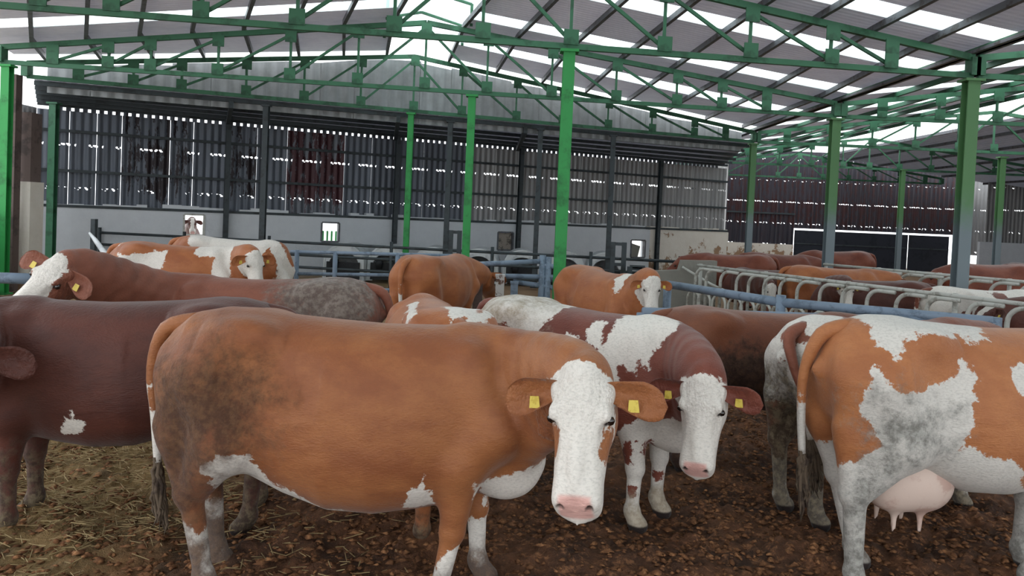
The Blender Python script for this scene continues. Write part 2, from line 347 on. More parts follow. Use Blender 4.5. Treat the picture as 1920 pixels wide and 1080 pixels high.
# sheets with open seams
seams = [wp(x,300)[0] for x in (128,180,227,318,362)]
s = 0.0; cuts = [0.0]
while s < WL-.4:
    s2 = s+.83
    for q in seams:
        if abs(q-s2) < .42: s2 = q; break
    cuts.append(s2); s = s2
cuts[-1] = WL
for i in range(len(cuts)-1):
    a, b = cuts[i], cuts[i+1]
    ga = .009 if any(abs(a-q) < .01 for q in seams) else (.005 if i % 3 else .0); z0 = wtop(a)-.06
    mat = M['wall_dark'] if b < wp(900,350)[0] else M['wall_light']
    if wp(545,320)[0] < (a+b)/2 < wp(652,320)[0]: mat = M['wall_maroon']
    elif wp(268,290)[0] < (a+b)/2 < wp(370,290)[0] or wp(430,320)[0] < (a+b)/2 < wp(475,320)[0]: mat = M['wall_black']
    o = MB().box(0,-.006,z0,b-a-ga,.006,WT-.06).build('wall_sheet', mat, wall); o.location = (a+ga,.10,0)
for z, y in ((1.66,-.14),(2.55,-.02),(3.55,-.02)):
    MB().box(0,y,z,WL,y+.09,z+.07).build('girt', M['dark_steel'], wall)
sx = 0.3
while sx < WL-1.0:                                        # ribs under the lean-to eave leave a row of small daylight gaps
    MB().box(sx,.06,WT-.07,sx+.115,.11,WT+.03).build('eave_rib', M['wall_dark'], wall) if 0 else None
    sx += .185
mb = MB(); sx = .25
while sx < WL-.5: mb.box(sx,.06,WT-.07,sx+.115,.11,WT+.03); sx += .185
tag(mb.build('eave_ribs', M['wall_dark'], wall), kind='stuff')
MB().box(0,.04,WT+.02,WL,.14,WT+.10).build('eave_girt', M['dark_steel'], wall)
# lean-to roof from the gable line down to the wall
def t3(x, z, back=.35): p = tp(3, x); return Vector((p.x-.35*back, p.y+back, z))
def wpt(s, z, back=0): return Vector((WA[0]+math.cos(WANG)*s-math.sin(WANG)*back, WA[1]+math.sin(WANG)*s+math.cos(WANG)*back, z))
lt = empty('ceiling_lean_to'); tag(lt, 'dark corrugated lean-to roof before the back wall', kind='structure')
NB = 12
for i in range(NB):
    u0, u1 = i/NB, (i+1)/NB; xa, xb = lerp(-10.4,7.2,u0), lerp(-10.4,7.2,u1)
    sheet('roof_sheet', [t3(xa,4.44),t3(xb,4.44),wpt(WL*u1,WT+.10,.25),wpt(WL*u0,WT+.10,.25)], M['leanto_roof'], lt)
for f in (.02,.22,.42,.62,.82):
    MB().beam(lerp(t3(-10.4,4.38),wpt(0,WT+.04),f), lerp(t3(7.2,4.38),wpt(WL,WT+.04),f), .06, .09).build('purlin', M['dark_steel'], lt)
for s_ in [wp(x,240)[0] for x in (427,742,972)]:
    u = s_/WL; MB().beam(t3(lerp(-10.4,7.2,u)+.3,4.26), wpt(s_,WT-.02), .10, .16).build('rafter', M['dark_steel'], lt)
# pale gable wall above the lean-to
gb = empty('wall_gable'); tag(gb, 'pale corrugated gable wall above the lean-to roof', kind='structure')
ng = 22
for i in range(ng):
    xa, xb = lerp(-10.2,7.0,i/ng), lerp(-10.2,7.0,(i+1)/ng); xm = (xa+xb)/2
    ta, tb = top_h(3,xa)-.03-.05*(i % 3 == 1), top_h(3,xb)-.03-.05*(i % 4 == 2)
    sheet('wall_sheet', [t3(xa,4.20,.5), t3(xb+.02,4.20,.5), t3(xb+.02,tb,.5), t3(xa,ta,.5)], M['gable'], gb)
DP = 'dark posts of the lean-to'
for x, y0, l in ((427,235,'dark post at the back wall, behind the white and orange cow'),(742,250,'dark post at the back wall, left of the narrow green post'),(972,285,'dark post at the back wall, right of the boarded window'),(1232,300,'beige dark post at the back wall, before the worn whitewash')):
    s_, _ = wp(x, y0); p = wpt(s_, 0, -.25); post(p, 0, WT, .13, M['dark_steel'], l, DP, WANG)
for x, y0, l in ((500,196,'dark lean-to post, second from the left, behind the cow heads'),(845,230,'dark grey lean-to post beside the small gate frame'),(1013,262,'dark lean-to post between the boarded window and the big green post'),(1150,262,'dark lean-to post right of the big green post')):
    d = on_plane(x, y0, (TR[3][0][0],TR[3][0][1]+.3), (TR[3][1][0],TR[3][1][1]+.3)); post((d.x,d.y,0), 0, 4.3, .13, M['dark_steel'], l, DP)
# far right: rusty back wall of the right nave with its black door
rw = empty('wall_back_right'); tag(rw, 'far rusty dark wall of the right nave', kind='structure')
YB = 40.0
def fx(px, py): p = at_y(px, py, YB); return p.x, p.z
dx0, dz1 = fx(1512,431); dx1, _ = fx(1772,431)
xs = [8.2]
while xs[-1] < 24.0: xs.append(xs[-1]+.92)
dx0 = max(x for x in xs if x <= dx0); dx1 = min(x for x in xs if x >= dx1)
for i in range(len(xs)-1):
    z0 = dz1+.06 if xs[i+1] > dx0+.1 and xs[i] < dx1-.1 else .9
    o = MB().box(0,-.01,z0,.915,.01,5.9).build('wall_sheet', M['wall_red'] if xs[i] < dx1+.2 else M['wall_light'], rw); o.location = (xs[i],YB,0)
MB().box(8.2,YB-.1,0,dx0-.02,YB+.1,1.05).build('low_wall', M['plaster_worn'], rw); MB().box(dx1+.1,YB-2.2,0,28.1,YB-2.0,1.65).build('low_wall', M['plaster'], rw)
for i in range(10):
    o = MB().box(0,-.01,1.6,.915,.01,4.6).build('wall_sheet', M['wall_light'], rw); o.location = (dx1+.4+i*.92,YB-2.1,0)
MB().box(8.2,YB-.08,2.6,dx0,YB,2.68).build('girt', M['dark_steel'], rw)
d1 = empty('door_1', (0,YB-.05,0)); tag(d1, 'wide black double door with daylight along its edges', kind='structure')
for i, (a, b) in enumerate(((dx0+.03,lerp(dx0,dx1,.715)),(lerp(dx0,dx1,.722),dx1-.22))):
    MB().box(a,-.03,-.05,b,.03,dz1-.03).build('door_leaf', M['black'], d1)
    MB().box(a,-.05,1.1,b,-.03,1.16).build('door_rail', M['dark_steel'], d1)
sw = empty('wall_side_blocker'); tag(sw, 'unseen sheet wall added at the right of the right nave to block daylight', kind='structure')  # out of view, added to keep side daylight out of the right nave
for i in range(24): sheet('wall_sheet', [(28.2,8+i*1.4,0),(28.2,8+(i+1)*1.4-.01,0),(28.2,8+(i+1)*1.4-.01,3.9),(28.2,8+i*1.4,3.9)], M['wall_red'], sw)
# connecting wall between the two back walls
wr = empty('wall_right'); tag(wr, 'pale sheet wall joining the two back walls', kind='structure')
for i in range(11):
    sheet('wall_sheet', [(8.2,29.6+i*.95,1.6),(8.2,29.6+(i+1)*.95-.01,1.6),(8.2,29.6+(i+1)*.95-.01,4.5),(8.2,29.6+i*.95,4.5)], M['wall_light'], wr)
MB().box(8.1,29.5,0,8.3,YB,1.65).build('masonry', M['plaster_worn'], wr)
# left end: worn pillar and side wall
wl = empty('wall_left'); tag(wl, 'left end wall with a worn white pillar', kind='structure')
pA = at_z(26,470,0.9); 
p0, p1 = at_y(24,300,15.6), at_y(64,300,15.6)
MB().box(p0.x,15.5,0,p1.x,15.95,2.2).build('pillar', M['plaster_worn'], wl)
MB().box(p0.x+.05,15.55,2.2,p1.x-.04,15.9,3.6).build('pillar_brick', M['brick_red'], wl)
q0, q1 = at_y(14,300,15.2), at_y(27,300,15.2)
MB().box(q0.x,15.2,0,q1.x,15.4,4.3).build('brown_post', M['brick_red'], wl)
for i in range(4): sheet('wall_sheet', [(-11.9,15.3+i*.95,2.6),(-11.9,15.3+(i+1)*.95-.02,2.6),(-11.9,15.3+(i+1)*.95-.02,4.1),(-11.9,15.3+i*.95,4.1)], M['wall_light'], wl)
MB().box(-12.05,15.0,0,-11.85,19.1,2.6).build('masonry', M['plaster'], wl)
for (ax,ay,bx,by) in ((-7.6,6.4,-9.3,11.2),(-9.3,11.2,-10.75,15.3)): MB().beam((ax,ay,.8), (bx,by,.8), .22, 1.6).build('masonry', M['plaster'], wl)
# ------------------------------------------------------------ ground
def fbm(x, y, seed=0, octs=5, base=1.0):
    rng = np.random.RandomState(seed); v = 0; a = 1.0; f = base
    for _ in range(octs):
        s = 0
        for _ in range(5):
            th = rng.uniform(0, 2*np.pi); ph = rng.uniform(0, 2*np.pi); w = rng.uniform(.7, 1.3)
            s = s + np.sin((x*np.cos(th)+y*np.sin(th))*f*w*2*np.pi+ph)
        v = v + a*s/5; a *= .55; f *= 2.07
    return v
def ground_h(x, y):
    h = .045*fbm(x, y, 1, 2, .25)
    c = fbm(x, y, 2, 5, 1.5); d = np.abs(fbm(x, y, 8, 3, 4.2)); h = h + (.065*np.maximum(c, -.25) + .030*d)*np.exp(-np.maximum(y-9, 0)/4)
    return h + .03
def grid_mesh(name, x0, x1, y0, y1, st, mat, hf):
    xs = np.arange(x0, x1+1e-6, st); ys = np.arange(y0, y1+1e-6, st); X, Y = np.meshgrid(xs, ys); Z = hf(X, Y)
    v = np.stack([X, Y, Z], -1).reshape(-1, 3); nx, ny = len(xs), len(ys)
    i = np.arange((nx-1)*(ny-1)); a = (i//(nx-1))*nx+i % (nx-1); q = np.stack([a, a+1, a+nx+1, a+nx], -1)
    return np_mesh(name, v, q, mat)
def np_mesh(name, v, q, mat, smooth=True):
    me = bpy.data.meshes.new(name); me.vertices.add(len(v)); me.vertices.foreach_set('co', np.asarray(v, np.float32).ravel())
    k = q.shape[1]; me.loops.add(q.size); me.loops.foreach_set('vertex_index', q.astype(np.int32).ravel())
    me.polygons.add(len(q)); me.polygons.foreach_set('loop_start', np.arange(0, q.size, k, dtype=np.int32))
    if mat: me.materials.append(mat)
    me.update(calc_edges=True)
    if smooth: me.polygons.foreach_set('use_smooth', np.ones(len(q), bool))
    return me
def mud_mat():
    t = NT('trodden_manure'); v = t.coord(); n1 = t.noise(v, 2.2, 8, .7); n2 = t.noise(v, .55, 4); n3 = t.noise(v, 16, 6, .7)
    c = t.mix(t.step(n1, .35, .7), srgb(54,37,28), srgb(118,80,56)); c = t.mix(t.step(n3, .50, .72), c, srgb(160,112,78))
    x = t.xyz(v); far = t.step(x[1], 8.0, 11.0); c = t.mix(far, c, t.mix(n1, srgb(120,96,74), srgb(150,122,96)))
    lf = t.math('MULTIPLY', t.step(t.math('MULTIPLY', x[0], -1.0), 1.4, 2.6), t.step(t.math('ADD', n2, t.math('MULTIPLY', n1, .4)), .52, .75)); c = t.mix(t.math('MULTIPLY', lf, .7), c, srgb(138,116,76))
    t.col(c).p(.88, 0, .25); t.b.inputs['Roughness'].default_value = .85
    t.bump(t.math('ADD', n3, t.math('MULTIPLY', n1, 1.5)), .7, .06); return t.m
M['mud'] = mud_mat()
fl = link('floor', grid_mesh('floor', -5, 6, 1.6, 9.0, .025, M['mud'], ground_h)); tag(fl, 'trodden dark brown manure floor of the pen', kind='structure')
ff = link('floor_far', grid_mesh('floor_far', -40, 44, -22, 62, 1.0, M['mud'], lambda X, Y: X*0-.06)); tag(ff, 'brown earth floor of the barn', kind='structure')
M['yard'] = painted('pale_bounce_yard', srgb(206,204,198), srgb(190,188,182), .8, .9)  # pale ground added outside to bounce daylight up onto the roof underside
for (x0, y0, x1, y1, l) in ((-40,-22,-13,62,'added pale yard outside at the left, bouncing light under the roof'), (-13,-22,30,-2.5,'added pale yard behind the camera, bouncing light under the roof'), (29,-2.5,44,62,'added pale yard outside at the right, bouncing light under the roof'), (-13,42.5,29,62,'added pale yard beyond the far wall, bouncing light')):
    tag(MB().box(x0,y0,-.10,x1,y1,-.04).build('floor_bounce_yard', M['yard']), l, kind='structure')
# clods
def clods(name, n, seed, mat, region, smin, smax, flat=.6):
    rng = np.random.RandomState(seed); V = []; Q = []
    bv = np.array([[1,0,0],[-1,0,0],[0,1,0],[0,-1,0],[0,0,1],[0,0,-.5]], float); bf = np.array([[0,2,4],[2,1,4],[1,3,4],[3,0,4],[2,0,5],[1,2,5],[3,1,5],[0,3,5]])
    x0, x1, y0, y1 = region; m = 0
    X = rng.uniform(x0, x1, n); Y = y0+(y1-y0)*rng.uniform(0, 1, n)**1.3
    keep = fbm(X, Y, 5, 2, .35)+rng.uniform(-.5,.5,n) > -.35; X = X[keep]; Y = Y[keep]
    Z = ground_h(X, Y)
    for i in range(len(X)):
        s = smin*(smax/smin)**rng.rand(); th = rng.uniform(0, 6.3); c, sn = math.cos(th), math.sin(th)
        p = bv*rng.uniform(.55, 1.3, (6,3))*np.array([s*1.3, s*.9, s*flat]); p = p @ np.array([[c,sn,0],[-sn,c,0],[0,0,1]])
        V.append(p+np.array([X[i],Y[i],Z[i]+s*.1])); Q.append(bf+6*i)
    return tag(link(name, np_mesh(name, np.concatenate(V), np.concatenate(Q), mat, False)), kind='stuff')
def clod_mat():
    t = NT('dung_clods'); v = t.coord(); n = t.noise(v, 3, 5); n2 = t.noise(v, 26, 4)
    t.col(t.mix(t.step(n2, .45, .75), t.mix(t.noise(v, 9, 3), srgb(58,39,29), srgb(132,90,60)), srgb(168,120,82))).p(.9, 0, .2); t.bump(n2, .5, .02); return t.m
M['clod'] = clod_mat()
tag(clods('manure_clods', 26000, 3, M['clod'], (-3.4,5.2,2.3,8.4), .010, .036, .5), 'loose dark brown clods of manure over the pen floor', 'manure')
# straw on the left
def straws(name, n, seed):
    rng = np.random.RandomState(seed); V = []; Q = []; k = 0
    for i in range(n):
        y = rng.uniform(2.6, 7.0); x = -.30*y - 1.15 + rng.normal(0, .75)
        if fbm(np.array([x]), np.array([y]), 9, 2, .5)[0]+rng.uniform(-.4,.4) < -.25: continue
        L = rng.uniform(.03,.11); th = rng.uniform(0, 6.3); w = rng.uniform(.0015,.0032); z = float(ground_h(np.array(x), np.array(y)))+rng.uniform(.015,.05)
        d = np.array([math.cos(th),math.sin(th),rng.uniform(-.25,.25)])*L; sd = np.array([-math.sin(th),math.cos(th),0])*w; up = np.array([0,0,w*1.4]); p = np.array([x,y,z])
        V += [p+sd, p+up, p-sd, p+d+sd, p+d+up, p+d-sd]; Q += [[k,k+1,k+4,k+3],[k+1,k+2,k+5,k+4],[k+2,k,k+3,k+5]]; k += 6
    return link(name, np_mesh(name, np.array(V), np.array(Q), painted('straw', srgb(150,130,92), srgb(104,86,58), 4, .8), False))
tag(straws('loose_straw', 7000, 4), 'loose yellow straw strewn over the floor at the left', 'straw', kind='stuff')
CASTING = False
# ------------------------------------------------------------ cattle: one continuous body each, grown from a distance field
class Field:
    def __init__(s, lo, hi, st):
        s.lo = np.array(lo, np.float32); s.st = st; s.n = np.ceil((np.array(hi)-np.array(lo))/st).astype(int)+1
        s.ax = [(s.lo[i]+st*np.arange(s.n[i])).astype(np.float32) for i in range(3)]
        s.f = np.full(s.n, .5, np.float32)
    def block(s, lo, hi, pad):
        sl = []
        for i in range(3):
            a = int(max(0, np.floor((lo[i]-pad-s.lo[i])/s.st))); b = int(min(s.n[i], np.ceil((hi[i]+pad-s.lo[i])/s.st)+1)); sl.append(slice(a, max(a, b)))
        g = (s.ax[0][sl[0]][:,None,None], s.ax[1][sl[1]][None,:,None], s.ax[2][sl[2]][None,None,:]); return tuple(sl), g
    def union(s, sl, d, k):
        a = s.f[sl]
        if a.size == 0: return
        if k > 0:
            h = np.maximum(k-np.abs(a-d), 0)/k; s.f[sl] = np.minimum(a, d)-h*h*k*.25
        else: s.f[sl] = np.minimum(a, d)
    def carve(s, sl, d, k):
        a = s.f[sl]
        if a.size == 0: return
        b = -d; h = np.maximum(k-np.abs(a-b), 0)/k; s.f[sl] = np.maximum(a, b)+h*h*k*.25
    def cone(s, a, b, ra, rb, k=.05, flat=None, pad=.12):
        a = np.array(a, float); b = np.array(b, float); r = max(ra, rb)
        sl, (X,Y,Z) = s.block(np.minimum(a,b)-r, np.maximum(a,b)+r, pad)
        d = b-a; L = d@d+1e-9; px, py, pz = X-a[0], Y-a[1], Z-a[2]
        t = np.clip((px*d[0]+py*d[1]+pz*d[2])/L, 0, 1)
        qx, qy, qz = px-t*d[0], py-t*d[1], pz-t*d[2]
        if flat: qy = qy/flat
        s.union(sl, (np.sqrt(qx*qx+qy*qy+qz*qz)-(ra+(rb-ra)*t)), k)
    def ell(s, c, r, k=.05, R=None, sub=False, pad=.1):
        c = np.array(c, float); r = np.array(r, float); m = r.max() if R is not None else r
        sl, (X,Y,Z) = s.block(c-m, c+m, pad); p = [X-c[0], Y-c[1], Z-c[2]]
        if R is not None: p = [p[0]*R[0][i]+p[1]*R[1][i]+p[2]*R[2][i] for i in range(3)]
        q = np.sqrt((p[0]/r[0])**2+(p[1]/r[1])**2+(p[2]/r[2])**2); d = (q-1)*r.min()
        (s.carve if sub else s.union)(sl, d, k)
    def loft(s, O, R, prof, k=.05, pad=.1, m=.9):
        """prof rows: x, z_top, z_bottom, half_width, centre fraction, exponent; axes R columns"""
        pr = np.array(prof, float); O = np.array(O, float); R = np.array(R, float); xs = pr[:,0]
        c = [O+R@np.array([x, y, z]) for x in (xs[0],xs[-1]) for y in (-pr[:,3].max(),pr[:,3].max()) for z in (pr[:,2].min(),pr[:,1].max())]
        sl, (X,Y,Z) = s.block(np.min(c,0), np.max(c,0), pad); p = [X-O[0], Y-O[1], Z-O[2]]
        x, y, z = [p[0]*R[0][i]+p[1]*R[1][i]+p[2]*R[2][i] for i in range(3)]
        xc = np.clip(x, xs[0], xs[-1]); I = lambda j: np.interp(xc, xs, pr[:,j]).astype(np.float32)
        zt, zb, hw, cf, e = I(1), I(2), I(3), I(4), I(5); zc = zb+(zt-zb)*cf; h = np.where(z > zc, zt-zc, zc-zb)
        q = (np.abs(y/hw)**e+np.abs((z-zc)/h)**e)**(1/e); d = (q-1)*np.minimum(hw, h)*m
        dx = np.abs(x-xc); s.union(sl, np.sqrt(np.maximum(d,0)**2+dx**2)+np.minimum(d,0), k)
    def nets(s, smooth=3):
        f = s.f; ins = f < 0; n = f.shape
        c = [ins[i:n[0]-1+i, j:n[1]-1+j, k:n[2]-1+k] for i in (0,1) for j in (0,1) for k in (0,1)]
        cnt = sum(a.astype(np.int8) for a in c); act = (cnt > 0) & (cnt < 8); idx = np.full(act.shape, -1, np.int64); cells = np.argwhere(act); idx[act] = np.arange(len(cells))
        acc = np.zeros((len(cells),3)); num = np.zeros(len(cells)); ci = cells.T
        for ax in range(3):
            o = [a for a in range(3) if a != ax]
            for u in (0,1):
                for v in (0,1):
                    of = [0,0,0]; of[o[0]] = u; of[o[1]] = v; a = f[ci[0]+of[0],ci[1]+of[1],ci[2]+of[2]]; of2 = list(of); of2[ax] = 1; b = f[ci[0]+of2[0],ci[1]+of2[1],ci[2]+of2[2]]
                    m = (a < 0) != (b < 0); t = np.where(m, a/np.where(m, a-b, 1), 0); p = np.zeros((len(cells),3)); p[:,o[0]] = u; p[:,o[1]] = v; p[:,ax] = t
                    acc += p*m[:,None]; num += m
        V = (cells+acc/num[:,None])*s.st+s.lo; Q = []
        for ax in range(3):
            o = [a for a in range(3) if a != ax]; sl0 = [slice(None)]*3; sl1 = [slice(None)]*3; sl0[ax] = slice(0,-1); sl1[ax] = slice(1,None)
            a, b = ins[tuple(sl0)], ins[tuple(sl1)]; e = np.argwhere(a != b); e = e[(e[:,o[0]] > 0) & (e[:,o[1]] > 0) & (e[:,o[0]] < n[o[0]]-1) & (e[:,o[1]] < n[o[1]]-1)]
            fl = a[tuple(e.T)]; g = lambda u, v: idx[tuple((e-np.eye(3,dtype=int)[o[0]]*u-np.eye(3,dtype=int)[o[1]]*v).T)]
            q = np.stack([g(1,1),g(0,1),g(0,0),g(1,0)],-1)
            if ax == 1: fl = ~fl
            q[~fl] = q[~fl][:,::-1]; Q.append(q)
        Q = np.concatenate(Q); Q = Q[(Q >= 0).all(1)]
        E = np.concatenate([Q[:,[0,1]],Q[:,[1,2]],Q[:,[2,3]],Q[:,[3,0]]]); E = np.concatenate([E,E[:,::-1]]); deg = np.bincount(E[:,0],minlength=len(V))
        for it in range(smooth*2):
            A = np.stack([np.bincount(E[:,0],V[E[:,1],j],len(V)) for j in range(3)],-1)/np.maximum(deg,1)[:,None]; V = V+(A-V)*(.5 if it % 2 == 0 else -.45)
        return V, Q

TORSO = [(-.95,1.20,1.06,.06,.5,2),(-.90,1.31,.92,.15,.5,2.2),(-.80,1.395,.80,.235,.55,2.3),(-.66,1.425,.72,.275,.58,2.4),(-.50,1.425,.67,.285,.60,2.4),(-.32,1.40,.59,.315,.50,2.35),
 (-.10,1.385,.525,.365,.43,2.3),(.12,1.375,.515,.372,.43,2.25),(.32,1.38,.545,.345,.45,2.2),(.48,1.385,.575,.30,.47,2.15),(.62,1.375,.60,.255,.48,2.1),(.74,1.33,.62,.215,.48,2),(.84,1.25,.66,.16,.48,2),(.92,1.12,.74,.08,.5,2)]
HEADP = [(-.065,-.06,-.12,.035,.5,2),(-.045,-.02,-.16,.062,.55,2),(-.01,.012,-.20,.084,.58,2),(.05,.030,-.235,.104,.6,2.1),(.11,.034,-.26,.121,.63,2.2),(.17,.028,-.275,.131,.66,2.3),(.22,.016,-.272,.126,.68,2.4),(.29,.004,-.245,.114,.68,2.4),
 (.36,-.006,-.218,.104,.64,2.4),(.43,-.012,-.198,.098,.6,2.5),(.485,-.010,-.190,.102,.55,2.8),(.52,-.018,-.186,.104,.55,2.9),(.545,-.045,-.182,.100,.55,2.8),(.568,-.080,-.176,.088,.55,2.6),(.585,-.118,-.165,.060,.55,2.4)]
def nrm(v): v = np.array(v, float); return v/np.linalg.norm(v)
def bez(P, t): a, b, c, d = P; return a*(1-t)**3+3*b*t*(1-t)**2+3*c*t*t*(1-t)+d*t**3
def poly_sd(px, py, poly):
    """signed distance, positive inside"""
    P = np.array(poly, float); n = len(P); d = np.full(px.shape, 9.0); ins = np.zeros(px.shape, bool)
    for i in range(n):
        a, b = P[i], P[(i+1) % n]; e = b-a; wx, wy = px-a[0], py-a[1]; t = np.clip((wx*e[0]+wy*e[1])/(e@e+1e-12), 0, 1)
        d = np.minimum(d, np.hypot(wx-e[0]*t, wy-e[1]*t)); cr = ((a[1] > py) != (b[1] > py)) & (px < (b[0]-a[0])*(py-a[1])/(b[1]-a[1]+1e-12)+a[0]); ins ^= cr
    return np.where(ins, d, -d)

def coat_mat(name, c1, c2, white=(214,208,200), mud=(104,92,72), mud2=(60,48,38), amp=.045, ma=.42):
    t = NT(name); v = t.coord(); n = t.noise(v, 5.5, 8, .72); nf = t.noise(t.mapping(v, (1,1,2.2)), 60, 3); nb = t.noise(t.mapping(v, (1,1,1.8)), 2.4, 5, .65)
    c = t.mix(t.step(nb, .35, .68), srgb(*c1), srgb(*c2)); c = t.mix(t.math('MULTIPLY', t.step(nf, .45, .75), .25), c, tuple(x*.55 for x in srgb(*c1)))
    sp = t.noise(v, 13, 4, .6)
    w = t.math('ADD', t.attr('white'), t.math('MULTIPLY', t.math('SUBTRACT', n, .5), amp*6))
    fw = t.step(w, -.006, .006)
    cw = t.mix(t.step(nf, .4, .8), srgb(*white), tuple(x*.74 for x in srgb(*white)))
    c = t.mix(fw, c, cw)
    p = t.attr('pink'); c = t.mix(t.step(p, -.010, .012), c, t.mix(t.noise(v, 40, 3), srgb(196,150,142), srgb(222,178,168)))
    m = t.math('ADD', t.attr('mud'), t.math('MULTIPLY', t.math('SUBTRACT', t.noise(v, 9, 8, .75), .5), ma))
    fm = t.step(m, -.02, .10); cm = t.mix(t.step(t.noise(v, 22, 6, .7), .40, .62), srgb(*mud2), srgb(*mud))
    c = t.mix(t.math('MULTIPLY', fm, .92), c, cm)
    d = t.attr('dark'); c = t.mix(t.step(d, -.006, .010), c, srgb(38,28,26))
    t.col(c).p(.62, 0, .28); t.set(t.b.inputs['Roughness'], t.math('MULTIPLY_ADD', fm, .30, .50))
    h = t.math('ADD', t.math('MULTIPLY', nf, .5), t.math('MULTIPLY', fm, t.math('MULTIPLY', t.noise(v, 30, 5), 2.5)))
    h = t.math('ADD', h, t.math('MULTIPLY', t.attr('curl'), t.math('MULTIPLY', t.noise(t.mapping(v, (1.7,1.7,1)), 24, 3, .55), 4.5)))
    h = t.math('ADD', h, t.math('MULTIPLY', t.noise(t.mapping(v, (1,1,2.0)), 7, 4), .8)); h = t.math('ADD', h, t.math('MULTIPLY', t.attr('fold'), .35))
    t.bump(h, .4, .02)
    t.b.inputs['Sheen Weight'].default_value = .12; t.b.inputs['Sheen Roughness'].default_value = .45
    return t.m
M['eye'] = (lambda t: (t.col(srgb(24,14,12)).p(.08, 0, .8), t.m)[1])(NT('cow_eye'))
M['tag'] = painted('yellow_ear_tag', srgb(206,184,84), srgb(186,160,64), 30, .5)
M['udder'] = painted('pink_udder_skin', srgb(206,184,172), srgb(188,158,146), 6, .6)
M['switch'] = painted('muddy_tail_hair', srgb(92,78,64), srgb(58,46,38), 14, .9, bump=.6)

